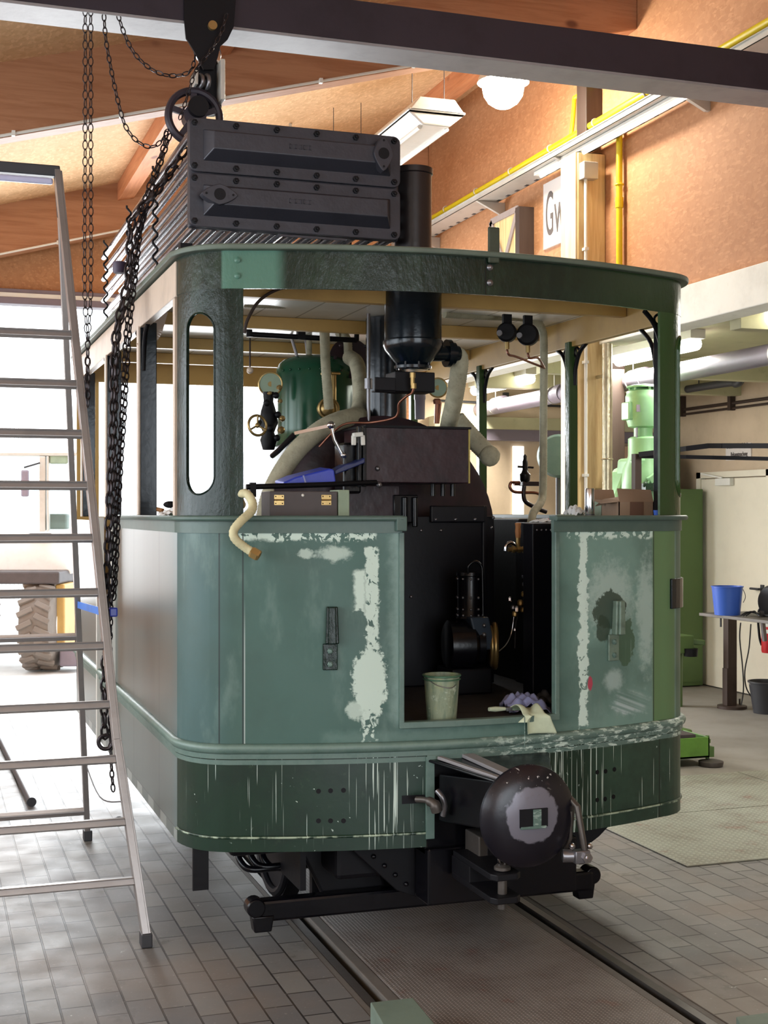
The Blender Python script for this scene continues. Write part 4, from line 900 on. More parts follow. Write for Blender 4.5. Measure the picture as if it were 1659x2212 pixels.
# flue stack from smokebox to roof
FX = at(834, 800, y=6.35).x; m = MB(); m.cyl((FX, 6.35, 2.12), (FX, 6.35, ZR-.02), 44/F*proj(Vector((FX, 6.35, 0)))[1], seg=32); m.ring((FX, 6.35, 2.2), .11, .012); fs = L(m, 'flue_stack', M['pot'], smooth=40)
m = MB(); q = at(796, 700, y=6.2); m.cyl((q.x, 6.2, 2.1), (q.x, 6.2, ZR-.02), .009, seg=10); m.lathe((q.x, 6.2, at(796, 840, y=6.2).z), [(.02, 0), (.02, .05)], seg=10); m.o('drain_pipe', M['steel'], fs, smooth=40)
m = MB(); q = at(864, 800, y=6.2); m.cyl((q.x+.03, 6.3, 2.1), (q.x+.03, 6.3, 2.5), .02, seg=10); m.o('guide_rod', M['greypipe'], fs, smooth=40)
# steam dome with fittings
DX_, DY_ = at(688, 850, y=7.15).x, 7.15; dD = proj(Vector((DX_, DY_, 0)))[1]; dr_ = 92/F*dD; dz = lambda v: EYE+(1106-v)/F*dD
m = MB(); m.lathe((DX_, DY_, 0), [(dr_*1.12, dz(975)), (dr_*1.02, dz(950)), (dr_, dz(930)), (dr_, dz(812)), (dr_*.985, dz(800)), (dr_*.93, dz(788)), (dr_*.8, dz(778)), (dr_*.6, dz(772)), (.001, dz(768))], seg=56); dm = L(m, 'steam_dome', M['dome'], smooth=50)
m = MB(); [m.ball((DX_-dr_*math.cos(t), DY_-dr_*math.sin(t), dz(806)), .007, 8) for t in [R(20+14*k) for k in range(10)]]; m.o('dome_rivets', M['dome'], dm, smooth=60)
m = MB(); q = at(760, 775, y=6.95); m.lathe(q+Vector((0, .04, 0)), [(.02, 0), (.115, 0), (.115, .025), (.02, .03)], (-.1, -1, .25), 32); [m.ball(q+Vector((.1*math.cos(t), -.02, .1*math.sin(t)*.95)), .010, 8) for t in [k*math.pi/4 for k in range(8)]]; m.o('dome_flange', M['maroon'], dm, smooth=40)
q = at(710, 882, y=6.88); m = MB(); m.lathe(q+Vector((0, .03, 0)), [(.02, 0), (.052, 0), (.055, .012), (.03, .03)], (-.2, -1, 0), 24); m.ring(q, .052, .008, (-.2, -1, 0), 24, 6); m.o('pipe_flange', M['brass'], dm, smooth=40)
m = MB(); q = at(710, 808, y=6.9); m.tube([q+Vector((-.04, 0, 0)), q+Vector((.0, -.05, 0)), q+Vector((.06, 0, .005))], .008, 8); m.cyl(q+Vector((.03, .02, -.2)), q+Vector((.03, .02, 0)), .02, seg=12); m.o('bright_clamp', M['brass'], dm, smooth=40)
m = MB(); [m.cyl((DX_-.02+dx, DY_, dz(775)), (DX_-.02+dx*1.6, DY_, dz(700)), .009, seg=8) for dx in (-.10, -.04, .05)]; m.o('valve_rods', M['steel'], dm, smooth=40)
m = MB(); m.cyl((DX_-.06, DY_-.02, dz(775)), (DX_-.06, DY_-.02, dz(718)), .016, seg=10); m.lathe((DX_-.06, DY_-.02, dz(720)), [(.035, 0), (.04, .006), (.035, .012)]); m.o('top_valve', M['lag'], dm, smooth=40)
# lagged pipes
def lagpipe(pts, r, name='lagged_pipe', lab=None, wob=.06, seg=16, mat=None):
    pa = resample(smooth_path(pts, 10), .0065)
    rr = [r*(1+(wob if i % 2 else -wob)*.5) for i in range(len(pa))]
    m = MB(); m.tube(pa, rr, seg); o = L(m, name, mat or M['lag'], smooth=70)
    if lab: o['label'] = lab
    return o
lagpipe([at(528, 652, y=6.2), at(600, 655, y=6.2), at(662, 652, y=6.3), at(690, 662, y=6.45), at(700, 700, y=6.6), at(703, 780, y=6.8), at(708, 850, y=6.84), at(711, 885, y=6.86)], .026, lab='pale lagged pipe dropping to the dome flange')
lagpipe([at(728, 722, y=7.0), at(738, 720, y=7.0), at(750, 735, y=6.98), at(752, 765, y=6.97)], .024)
lagpipe([at(755, 772, y=6.9), at(770, 785, y=6.75), at(777, 820, y=6.6), at(778, 870, y=6.5), at(768, 895, y=6.4), at(735, 905, y=6.3)], .040)
lagpipe([at(778, 898, y=6.3), at(735, 908, y=6.15), at(690, 930, y=6.08), at(640, 975, y=6.05), at(600, 1035, y=6.02), at(580, 1085, y=6.0), at(572, 1135, y=6.0)], .044, lab='fat lagged pipe curving down round the smokebox')
lagpipe([at(975, 765, y=5.6), at(992, 772, y=5.6), at(990, 810, y=5.65), at(980, 870, y=5.75), at(972, 905, y=5.85), at(968, 925, y=6.0)], .040, lab='fat lagged pipe from the exhaust pot')
lagpipe([at(985, 905, y=6.15), at(1015, 940, y=6.15), at(1045, 972, y=6.1), at(1066, 992, y=6.05)], [.040][0]*1.15, lab='fat lagged stub with rounded end')
m = MB(); q = at(1058, 985, y=6.06); m.ball(q, .052, 20, (1.0, .8, 1.0)); L(m, 'lagging_end', M['lag'], smooth=60)
lagpipe([at(960, 678, y=6.1), at(1060, 683, y=6.15), at(1130, 686, y=6.2), at(1158, 694, y=6.22), at(1172, 715, y=6.24), at(1175, 760, y=6.25), at(1174, 900, y=6.25), at(1173, 1050, y=6.25), at(1168, 1085, y=6.2), at(1152, 1108, y=6.1), at(1144, 1145, y=6.0)], .020, lab='long lagged pipe along the roof and down the right post')
# gauges hanging from the roof
for (u, v, r_, lab) in ((1095, 718, .048, 'left'), (1140, 723, .054, 'right')):
    q = at(u, v, y=6.0); m = MB(); m.lathe(q, [(.001, -.03), (r_*.8, -.03), (r_, -.02), (r_, .025), (r_*.9, .03), (.001, .03)], (.5, .86, 0), 28); gg = L(m, 'pressure_gauge', M['blackm'], smooth=40)
    m = MB(); m.box((q.x-.022, q.y-.01, q.z+r_*.8), (q.x+.022, q.y+.01, min(q.z+r_+.04, ZR-.02))); m.o('hanger', M['blackm'], gg)
    m = MB(); m.cyl((q.x, q.y, q.z-r_-.035), (q.x, q.y, q.z-r_+.01), .012, seg=10); m.o('union', M['brass'], gg, smooth=40)
    m = MB(); m.cyl((q.x-r_-.01, q.y-.04, q.z-.01), (q.x-r_*.7, q.y, q.z-.01), .014, seg=12); m.o('bezel_clip', M['steel'], gg, smooth=40)
    m = MB(); e = at(1176, 795, y=6.2); m.tube(smooth_path([(q.x, q.y, q.z-r_-.03), (q.x+.01, q.y, q.z-r_-.06), (q.x+.08, q.y+.05, e.z+.03), tuple(e)], 6), .006, 8); m.o('copper_tail', M['copper'], gg, smooth=50)
# gauge glass disc and pillar fittings behind
for (u, v, r_, y) in ((944, 838, .052, 6.9), (583, 830, .062, 7.0)):
    q = at(u, v, y=y); m = MB(); m.lathe(q, [(.001, -.012), (r_, -.012), (r_, .012), (.001, .012)], (.3, 1, 0), 32); dd = L(m, 'round_gauge', M['sagewood'], smooth=35)
    m = MB(); m.ring(q+Vector((0, -.012, 0)), r_, .005, (.3, 1, 0), 32, 6); m.cyl(q+Vector((0, -.014, 0)), q+Vector((0, -.004, 0)), .014, seg=12); m.o('rim', M['brass'], dd, smooth=40)
m = MB(); q = at(944, 865, y=6.9); w = at(942, 915, y=6.9); m.tube([q, w], .011, 10); m.tube([q+Vector((.02, 0, -.01)), w+Vector((.012, 0, 0))], .008, 8); m.lathe(q, [(.02, -.02), (.024, 0), (.016, .01)], seg=8); L(m, 'gauge_pillar', M['copper'], smooth=40)
m = MB(); q = at(907, 868, y=7.2); m.lathe(q+Vector((0, 0, -.1)), [(.028, 0), (.03, .11), (.033, .115), (.033, .15), (.028, .16)], seg=20); L(m, 'lubricator_cup', M['greypipe'], smooth=40)
# handwheel and regulator gear on the left
q = at(556, 919, y=6.5); hw = MB().ring(q, .050, .007, (.3, -1, .1), 28, 8)
for t in range(3): a_ = R(90+120*t); hw.cyl(q, q+Vector((.048*math.cos(a_), -.01, .048*math.sin(a_))), .005, seg=8)
hw.ball(q, .013, 12); hwo = L(hw, 'handwheel', M['brass'], smooth=50)
m = MB(); m.cyl(q, q+Vector((.06, .2, .03)), .012, seg=10); m.o('spindle', M['blackm'], hwo, smooth=40)
m = MB(); q = at(580, 905, y=6.8); m.lathe(q+Vector((0, 0, -.16)), [(.03, 0), (.045, .05), (.03, .09), (.05, .14), (.04, .20), (.025, .25), (.03, .3)], seg=18); [m.ball(q+Vector((dx, -.04, dz_)), .018, 10) for dx, dz_ in ((.03, .12), (-.02, .08), (.04, .02), (0, -.05), (.035, -.10))]; L(m, 'regulator_valve', M['blackm'], smooth=45)
for dx, dz_, r_ in ((.04, .16, .014), (.045, .09, .011), (.055, .0, .016), (.05, -.06, .02), (-.01, .13, .010)):
    m = MB(); m.lathe(q+Vector((dx, -.03, dz_)), [(r_*.5, 0), (r_*.5, .01), (r_, .015), (r_, .028), (r_*.5, .034)], (.2, -1, 0), 8); L(m, 'bright_cock', M['brass'], smooth=30)
m = MB(); m.tube([at(532, 1052, y=5.5), at(600, 1050, y=5.5), at(700, 1047, y=5.55), at(812, 1042, y=5.68)], .012, 10); [m.box(tuple(at(u, 1058, y=5.5)-Vector((.012, .012, .03))), tuple(at(u, 1058, y=5.5)+Vector((.012, .012, .03)))) for u in (546,)]; L(m, 'grab_rail', M['blackm'], smooth=40)
# brake shaft with chain pull under the roof
m = MB(); m.tube([at(538, 722, y=6.8), at(770, 735, y=6.8)], .014, 10); m.tube([at(538, 690, y=6.8), at(539, 728, y=6.8)], .016, 10); m.tube([at(770, 738, y=6.8), at(771, 708, y=6.8), at(790, 704, y=6.8)], .014, 10); m.box(tuple(at(650, 733, y=6.8)-Vector((.02, .02, .0))), tuple(at(650, 733, y=6.8)+Vector((.02, .02, .09)))); L(m, 'roof_shaft', M['blackm'], smooth=40)
m = MB(); m.cyl(at(540, 730, y=6.8), at(540, 795, y=6.8), .0045, seg=6); pl_ = L(m, 'pull_rod', M['maroon']); m = MB(); m.ball(at(540, 800, y=6.8), .018, 14); m.o('pull_knob', M['cream'], pl_, smooth=60)
m = MB(); m.tube(smooth_path([at(528, 720, y=5.5), at(535, 690, y=5.5), at(560, 650, y=5.5), at(600, 625, y=5.5), at(650, 616, y=5.5)], 6), .007, 8); L(m, 'brake_hose', M['brown_wood'], smooth=50)
# ---- bottom interior: pump, tanks, cocks
PP = at(1015, 1400, y=5.75); px, py = PP.x, 5.75; dq = proj(Vector((px, py, 0)))[1]; qz = lambda v: EYE+(1106-v)/F*dq
m = MB(); m.lathe((px, py, 0), [(.065, qz(1335)), (.058, qz(1330)), (.058, qz(1245)), (.064, qz(1243)), (.062, qz(1236)), (.001, qz(1234))], seg=28); pu = L(m, 'air_pump', M['black'], smooth=40)
m = MB()
for v in (1250, 1290, 1315, 1328): [m.ball((px+.061*math.cos(t), py+.061*math.sin(t), qz(v)), .006, 8) for t in [k*math.pi/5 for k in range(10)]]
m.o('pump_bolts', M['steel'], pu, smooth=60)
m = MB(); m.tube(smooth_path([(px-.03, py-.05, qz(1238)), (px-.03, py-.055, qz(1222)), (px+.0, py-.06, qz(1212)), (px+.03, py-.065, qz(1222)), (px+.034, py-.068, qz(1250)), (px+.036, py-.07, qz(1325))], 6), .0065, 8); m.o('pump_pipe', M['black'], pu, smooth=50)
m = MB(); m.lathe((px-.12, py, qz(1392)), [(.10, 0), (.115, .01), (.115, .12), (.095, .14), (.095, .17)], (1, -.15, 0), 36); m.o('pump_drum', M['black'], pu, smooth=40)
m = MB(); m.prism([(px-.04, py-.10, qz(1330)), (px+.055, py-.10, qz(1330)), (px+.085, py-.10, qz(1400)), (px-.0, py-.10, qz(1400))], (0, .1, 0)); m.o('drive_cover', pm('slate_paint', c(52, 62, 74), .35, 0, .2), pu, bevel=.008)
for v in (1348, 1367): m = MB(); m.ball((px+.028, py-.102, qz(v)), .010, 10); m.o('cover_bolt', M['steel'], pu, smooth=60)
m = MB(); m.ring((px+.115, py-.02, qz(1396)), .098, .014, (1, -.35, 0), 36, 8); m.ring((px+.10, py-.02, qz(1396)), .085, .012, (1, -.35, 0), 36, 8); m.o('brass_band', M['brass'], pu, smooth=50)
m = MB(); m.box((px-.12, py-.08, .915), (px+.08, py+.12, qz(1440))); m.o('pump_base', M['blackm'], pu, bevel=.01)
m = MB(); m.tube(smooth_path([(px+.12, py-.06, qz(1408)), (px+.17, py-.03, qz(1395)), (px+.21, py, qz(1372)), (px+.225, py, qz(1330))], 6), .007, 8); m.o('bent_pipe', M['chrome'], pu, smooth=50)
# right-hand tank front
a = at(1140, 1138, y=5.35); m = MB(); m.box((a.x, 5.30, .915), (CX+1.0, 5.40, 1.70)); m.box((a.x+.26, 5.40, .915), (CX+1.07, 6.05, 1.70)); tk = L(m, 'water_tank', M['soot'], bevel=.004)
m = MB(); [m.ball((a.x+.02+i*.022, 5.298, 1.672), .0045, 8) for i in range(12)]; m.o('tank_rivets', M['steel'], tk, smooth=60)
a2 = at(878, 1140, y=5.9); m = MB(); m.box((CX-1.06, 5.45, .915), (CX-.45, 6.05, 1.68)); L(m, 'water_tank', M['soot'], bevel=.004)
m = MB(); m.box((CX-1.06, 6.06, .915), (CX-.6, 6.9, 1.66)); L(m, 'side_tank', M['blackm'], bevel=.006)
m = MB(); m.box((CX+.75, 6.06, .915), (CX+1.085, 7.4, 1.716)); L(m, 'side_tank', M['blackm'], bevel=.006)
# stack of cocks with wooden handle
y_ = 5.6; q = at(1118, 1165, y=y_); m = MB(); m.cyl(at(1119, 1160, y=y_), at(1119, 1188, y=y_), .010, seg=10); m.cyl(at(1098, 1187, y=y_), at(1138, 1186, y=y_), .011, seg=10); [m.cyl(at(u, 1187, y=y_), at(u+5, 1187, y=y_), .017, seg=6) for u in (1106, 1118, 1129)]; ck = L(m, 'try_cock', M['brass'], smooth=30)
m = MB(); m.lathe(at(1119, 1162, y=y_), [(.011, 0), (.014, .03), (.012, .05), (.015, .068), (.001, .07)], seg=14); m.o('wooden_handle', M['woodh'], ck, smooth=50)
m = MB(); m.tube(smooth_path([at(1092, 1190, y=y_), at(1094, 1178, y=y_), at(1103, 1173, y=y_), at(1112, 1178, y=y_)], 5), .010, 10); m.o('bent_spout', M['chrome'], ck, smooth=50)
for (u, v, r_, mt) in ((1133, 1245, .014, 'chrome'), (1132, 1262, .009, 'steel'), (1131, 1283, .012, 'brass'), (1124, 1302, .014, 'brass'), (1116, 1316, .016, 'chrome'), (1112, 1326, .013, 'brass'), (1101, 1294, .012, 'chrome'), (1130, 1317, .012, 'brass'), (1112, 1360, .008, 'chrome'), (1108, 1312, .010, 'steel')):
    q = at(u, v, y=5.62); m = MB(); m.lathe(q+Vector((0, 0, -r_)), [(r_*.7, 0), (r_, r_*.4), (r_, r_*1.5), (r_*.6, r_*2)], seg=8); L(m, 'cock_fitting', M[mt], smooth=30)
m = MB(); m.tube([at(1134, 1240, y=5.64), at(1133, 1290, y=5.64), at(1122, 1318, y=5.64), at(1114, 1345, y=5.64), at(1112, 1400, y=5.64)], .008, 8); m.cyl(at(1134, 1250, y=5.65), at(1133, 1276, y=5.65), .013, seg=10); L(m, 'cock_pipe', M['blackm'], smooth=40)
# bronze whistle valve on a bracket at the right
y_ = 6.5; q = at(1137, 985, y=y_); dq2 = proj(q)[1]; k_ = dq2/F
m = MB(); m.lathe(at(1134, 1045, y=y_), [(.5*7*k_*2, 0), (11*k_, 8*k_), (12*k_, 20*k_), (8*k_, 24*k_), (6*k_, 32*k_), (6*k_, 48*k_), (4*k_, 52*k_), (4*k_, 60*k_), (.001, 64*k_)], seg=20); m.cyl(at(1118, 1008, y=y_), at(1152, 1010, y=y_), 2.4*k_, seg=8); wv = L(m, 'whistle_valve', M['black'], smooth=40)
m = MB(); a, b = at(1126, 1040, y=y_), at(1172, 1050, y=y_); m.box((a.x, y_-.02, b.z), (b.x, y_+.03, a.z)); m.o('valve_bracket', M['maroon'], wv, bevel=.003)
m = MB(); m.tube(smooth_path([at(1116, 1044, y=y_), at(1105, 1042, y=y_), at(1101, 1052, y=y_), at(1110, 1062, y=y_), at(1130, 1064, y=y_), at(1158, 1065, y=y_), at(1172, 1072, y=y_)], 6), .008, 8); m.cyl(at(1110, 1044, y=y_), at(1122, 1044, y=y_), .014, seg=6); m.o('copper_loop', M['copper'], wv, smooth=40)
m = MB(); m.tube(smooth_path([at(1132, 1050, y=y_), at(1131, 1072, y=y_), at(1138, 1086, y=y_), at(1165, 1100, y=y_), at(1180, 1106, y=y_)], 6), .012, 10); m.o('outlet_pipe', M['maroon'], wv, smooth=40)

# ================================================================ ROOF CONDENSER (its own thing, on the roof)
CD = thing('roof_condenser', (1.475, 5.4, 2.80), 'dark cast condenser on the engine roof: two bolted end covers and long steel tubes', 'condenser')
yH = 5.42; cx0, cx1 = 1.02, 1.93
castm = pm('cast_grey_paint', c(58, 58, 66), .42, .3, .25, 7, .35, 26)
def cover(za, zb, hole_left, name):
    # flat flange with rounded corners, raised trapezoid channel, oval branch flange
    def rr(x0, x1, z0, z1, r, y, n=6):
        p = []
        for (cx_, cz_, a0) in ((x1-r, z1-r, 0), (x0+r, z1-r, 90), (x0+r, z0+r, 180), (x1-r, z0+r, 270)):
            for i in range(n+1): t = R(a0+90*i/n); p.append((cx_+r*math.cos(t), y, cz_+r*math.sin(t)))
        return p
    m = MB(); m.prism(rr(cx0, cx1, za, zb, .03, yH), (0, .02, 0)); o = m.o(name, castm, CD, bevel=.003)
    zc = (za+zb)/2+.012
    m = MB(); h = .052; x0, x1 = cx0+.055, cx1-.045; yo = yH-.055; v = []
    A = [(x0, yH, zc-h-.025), (x1, yH, zc-h-.025), (x1, yH, zc+h), (x0, yH, zc+h)]; B = [(x0+.035, yo, zc-h+.015), (x1-.03, yo, zc-h+.015), (x1-.03, yo, zc+h-.016), (x0+.035, yo, zc+h-.016)]
    a = [m.bm.verts.new(p) for p in A]; b = [m.bm.verts.new(p) for p in B]; m.bm.faces.new(b); m.bm.faces.new(a[::-1])
    for i in range(4): m.bm.faces.new((a[i], a[(i+1) % 4], b[(i+1) % 4], b[i]))
    m.o('channel', castm, o, bevel=.004)
    hx = x0+.055 if hole_left else x1-.055; pts = []
    el = (.075, .042) if hole_left else (.044, .075)
    for i in range(40):
        t = 2*math.pi*i/40; ct, st = math.cos(t), math.sin(t); rr_ = 1/((abs(ct)/el[0])**1.35+(abs(st)/el[1])**1.35)**(1/1.35); pts.append((hx+rr_*ct, yo-.018, zc+rr_*st))
    m = MB(); m.prism(pts, (0, .05, 0)); m.o('branch_flange', castm, o, bevel=.003)
    m = MB(); m.lathe((hx, yo-.016, zc), [(.024, 0), (.024, .004)], (0, -1, 0), 28); m.o('port', M['blackm'], o)
    m = MB(); [m.lathe((hx+(dx*.055 if hole_left else 0), yo-.017, zc+(0 if hole_left else dx*.055)), [(.005, 0), (.005, .003)], (0, -1, 0), 10) for dx in (-1, 1)]; m.o('stud_holes', M['blackm'], o)
    for i in range(6):
        x = cx0+.02+i*.172 if i < 6 else 0
        for zz in (zb-.022, za+.022):
            if (hole_left is False and i == 5): x = cx1-.03
            m = MB(); m.lathe((x+(0 if zz > zc else .0), yH, zz), [(.013, 0), (.013, .012), (.007, .013), (.006, .022), (.001, .023)], (0, -1, 0), 6); m.o('cover_bolt', M['blackm'], o, smooth=30)
    m = MB(); q = (cx0+cx1)/2; random.seed(3 if hole_left else 4)
    for i in range(5): m.box((q-.05+i*.020, yo-.003, zc-.010), (q-.037+i*.020, yo, zc-.007)); m.box((q-.05+i*.020, yo-.003, zc+.006), (q-.037+i*.020, yo, zc+.009)); m.box((q-.05+i*.020+.005*(i % 3), yo-.003, zc-.010), (q-.046+i*.020+.005*(i % 3), yo, zc+.009))
    m.o('cast_mark', castm, o)
    return o
zt = at(410, 252, y=yH).z; zl = at(410, 488, y=yH).z; zm = (zt+zl)/2
cover(zm+.003, zt, False, 'end_cover')['label'] = 'upper end cover, port at right'
cover(zl, zm-.003, True, 'end_cover')['label'] = 'lower end cover, port at left'
m = MB(); m.box((cx0, yH+.02, zl), (cx1, yH+.06, zt)); m.o('tube_plate', castm, CD, bevel=.01)
tm = MB(); tm.cyl((0, 0, 0), (0, 2.95, 0), .0165, seg=12); tube0 = tm.o('condenser_tube', pm('condenser_tube_steel', c(104, 98, 104), .26, .7, .3, 9, .1), CD, smooth=60)
first = True; nrow, ncol = 7, 11
for r_ in range(nrow):
    for k in range(ncol):
        o = tube0 if first else tube0.copy()
        if not first: COL.objects.link(o)
        first = False
        o.parent = CD; o.location = Vector((cx0+.03+k*(cx1-cx0-.06)/(ncol-1)+(.02 if r_ % 2 else -.0), yH+.06, zl+.014+r_*(zt-zl-.045)/(nrow-1)))-CD.location
for y in (6.25, 7.1, 8.05):
    m = MB(); 
    for xx in (cx0-.005,): 
        pts = []
        for i in range(nrow*6): z = zl-.03+i*(zt-zl+.03)/(nrow*6-1); pts.append((xx+.012*math.sin(i*math.pi/3), y, z))
        m.tube(pts, .006, 6)
    m.bar((cx1+.03, y, ZR+.02), (cx1+.03, y, zt), .02)
    m.o('tube_hanger', M['blackm'], CD, smooth=40)
for x in (cx0+.0, cx1-.1):
    for y in (5.62, 7.0, 8.30): m = MB(); m.box((x, y, ZR+.023), (x+.05, y+.06, zl-.03)); m.o('foot', M['blackm'], CD)
m = MB(); q = at(600, 507, y=5.6); m.bar((1.38, 5.35, 2.885), (1.66, 5.35, 2.885), .008); m.bar((1.38, 5.35, 2.885), (1.38, 5.60, 2.885), .008); m.bar((1.66, 5.35, 2.885), (1.66, 5.60, 2.885), .008); m.o('cross_brace', castm, CD)
m = MB(); m.lathe(at(258, 590, y=6.95), [(.03, 0), (.035, .01), (.035, .055), (.02, .06)], (0, 0, 1), 16); m.o('drain_cap', pm('violet_cap', c(82, 70, 92), .5), CD, smooth=40)
# ================================================================ CRANE GIRDER, HOIST AND CHAINS
GY = 6.0; gz0 = 3.905
gd = thing('crane_girder', (2, GY, gz0), 'black steel I-beam girder running across the hall under the roof', 'girder')
m = MB(); m.box((-.3, GY-.008, gz0+.01), (HW-.001, GY+.008, gz0+.19)); m.box((-.3, GY-.11, gz0+.185), (HW-.001, GY+.11, gz0+.20)); m.o('web', M['girder'], gd, bevel=.002)
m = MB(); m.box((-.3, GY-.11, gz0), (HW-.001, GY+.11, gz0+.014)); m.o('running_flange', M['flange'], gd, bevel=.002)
# the girder's face as the camera sees it is the boxed side rail
m = MB(); m.box((-.3, GY-.112, gz0+.014), (HW-.001, GY-.098, gz0+.20)); m.o('side_rail', M['girder'], gd)
m = MB(); m.box((-.3, GY-.05, gz0+.2), (-.22, GY+.05, cz(-.3)+.01)); m.box((-.3, GY-.11, gz0), (-.288, GY+.11, gz0+.2)); m.o('end_hanger', M['girder'], gd)
hx = at(452, 60, y=GY).x
hk = thing('chain_hoist', (hx, GY, 3.6), 'hand chain hoist with spoked wheel hanging from the girder trolley', 'hoist')
def hp_(u, v, dy=0): return at(u, v, y=GY-.13+dy)
for dy in (0, .25):
    m = MB(); m.prism([hp_(u, v, dy) for u, v in ((398, -30), (512, -30), (505, 58), (492, 85), (476, 100), (470, 125), (462, 150), (440, 150), (424, 118), (402, 82), (398, 40))], (0, .012, 0)); m.o('trolley_plate', M['blackm'], hk)
q = hp_(458, 57); m = MB(); m.cyl(q+Vector((0, -.02, 0)), q+Vector((0, .26, 0)), .020, seg=18); m.o('trolley_pin', M['brass'], hk, smooth=40)
for u in (425, 492): q = hp_(u, 22, .02); m = MB(); m.cyl(q, q+Vector((0, .05, 0)), .04, seg=20); m.o('trolley_wheel', M['steel'], hk, smooth=40)
m = MB(); q = at(448, 92, y=GY-.06); w = at(450, 140, y=GY-.06); m.ring((q+w)/2, .045, .016, (0, 1, 0), 24, 10); m.cyl(at(446, 82, y=GY-.1), at(448, 103, y=GY-.1), .012, seg=10); m.o('suspension_hook', M['chrome'], hk, smooth=50)
m = MB(); m.prism([at(u, v, y=GY-.09) for u, v in ((438, 122), (466, 122), (478, 150), (480, 235), (432, 235), (420, 185), (424, 145))], (0, .14, 0)); m.o('hoist_body', M['blackm'], hk, bevel=.01)
m = MB(); m.bar(at(474, 138, y=GY-.10), at(474, 225, y=GY-.10), .02, .15, up=(0, 1, 0)); m.o('side_plate', M['galv'], hk, bevel=.003)
m = MB(); m.bar(at(420, 160, y=GY-.10), at(419, 190, y=GY-.10), .014, .12, up=(0, 1, 0)); m.o('side_plate', M['galv'], hk, bevel=.003)
q = at(446, 178, y=GY-.12); m = MB(); m.ring(q, .03, .010, (1, .2, 0), 20, 8); m.ring(q+Vector((-.03, 0, 0)), .028, .01, (1, .3, 0), 20, 8); m.o('load_sheave', M['steel'], hk, smooth=50)
wc = at(420, 252, y=GY-.12); Rw = 56/F*proj(wc)[1]; m = MB(); m.ring(wc, Rw, .016, (0, 1, 0), 44, 8); m.ring(wc+Vector((0, .025, 0)), Rw, .014, (0, 1, 0), 44, 8)
for t in (20, 92, 165, 235, 308): a_ = R(t); m.bar(wc, wc+Vector((Rw*math.cos(a_), 0, Rw*math.sin(a_))), .026, .016, up=(0, 1, 0))
m.lathe(wc, [(.05, -.02), (.05, .05)], (0, 1, 0), 24); m.o('hand_wheel', M['girder'], hk, smooth=40)
q = wc+Vector((.01, -.02, .035)); m = MB(); m.cyl(q, q+Vector((0, -.03, 0)), .045, seg=24); m.o('wheel_boss', M['blackm'], hk, smooth=40)
def chain(name, pts, pitch, r, lab, grp=None, mat='chain'):
    pa = resample([Vector(p) for p in pts], pitch); m = MB(); k = 0
    for a, b in zip(pa, pa[1:]):
        d = (b-a).normalized(); q, w, _ = frame(d); s = q if k % 2 else w; s = (s+(w if k % 2 else q)*.35).normalized(); k += 1
        c_ = (a+b)/2; L_ = pitch*.5+r*1.1; wd = pitch*.28; lp = []
        for t in range(10):
            an = 2*math.pi*t/10; lp.append(c_+d*(L_*math.cos(an)*(1 if abs(math.cos(an)) > .5 else .95))+s*(wd*math.sin(an)))
        m.tube(lp, r, 5, closed=True)
    return tag(m.o(name, M[mat], smooth=70), lab, 'chain', grp)
Y0 = GY-.1
def cp(l, y=Y0): return smooth_path([at(u, v, y=y) for u, v in l], 6)
chain('hoist_chain', cp([(184, -20), (184, 300), (183, 620), (190, 760), (190, 880)]), .036, .0024, 'left one of the twin thin chains hanging straight down beside the ladder', 'hanging hoist chains')
chain('hoist_chain', cp([(196, -20), (196, 300), (196, 620), (191, 720), (188, 800), (190, 895)]), .036, .0024, 'right one of the twin thin chains hanging straight down beside the ladder', 'hanging hoist chains')
chain('hoist_chain', cp([(223, 0), (228, 80), (240, 150), (255, 220), (272, 275), (300, 308), (330, 318), (352, 300), (366, 270)]), .030, .0028, 'thin chain sagging in a long loop left of the hoist wheel', 'hoist chains')
chain('hoist_chain', cp([(247, 0), (262, 55), (285, 108), (320, 145), (360, 163), (400, 160), (418, 140), (428, 60), (432, -10)]), .030, .0028, 'thin chain sagging from the girder to the hoist block', 'hoist chains')
chain('hoist_chain', cp([(490, 30), (478, 70), (455, 110), (425, 150), (410, 190), (398, 230), (385, 265)], Y0-.08), .028, .0026, 'thin chain slanting across the hoist body to the wheel', 'hoist chains')
chain('hoist_chain', cp([(360, 285), (352, 320), (336, 365), (322, 400), (310, 440), (296, 500), (286, 600), (272, 720), (262, 900), (256, 1000), (250, 1120), (246, 1250), (240, 1310), (237, 1500), (240, 1640), (245, 1712)], Y0), .030, .0034, 'thin chain off the hoist wheel, reaching down past the engine side almost to the floor', 'hoist chains')
chain('hoist_chain', cp([(368, 290), (355, 330), (340, 375), (326, 410), (316, 450), (304, 500), (293, 600), (280, 720), (269, 900), (262, 1000), (256, 1120), (250, 1250), (245, 1300)], Y0), .030, .0034, 'thin chain beside the engine side, ending at the dark blue tie', 'hoist chains')
chain('load_chain', cp([(402, 322), (372, 360), (340, 410), (300, 455), (283, 490), (276, 600), (258, 680), (248, 740), (245, 850), (240, 1000), (234, 1150), (230, 1300), (226, 1450), (225, 1560), (228, 1605)], Y0-.04), .050, .0062, 'heavy dark load chain draped over the condenser edge and hanging to a big end link', 'hoist chains')
chain('load_chain', cp([(392, 345), (352, 400), (318, 450), (296, 520), (276, 640), (256, 720), (250, 860), (243, 1100), (236, 1300), (233, 1450), (238, 1520), (240, 1590)], Y0-.0), .038, .0045, 'second heavy chain beside the load chain', 'hoist chains')
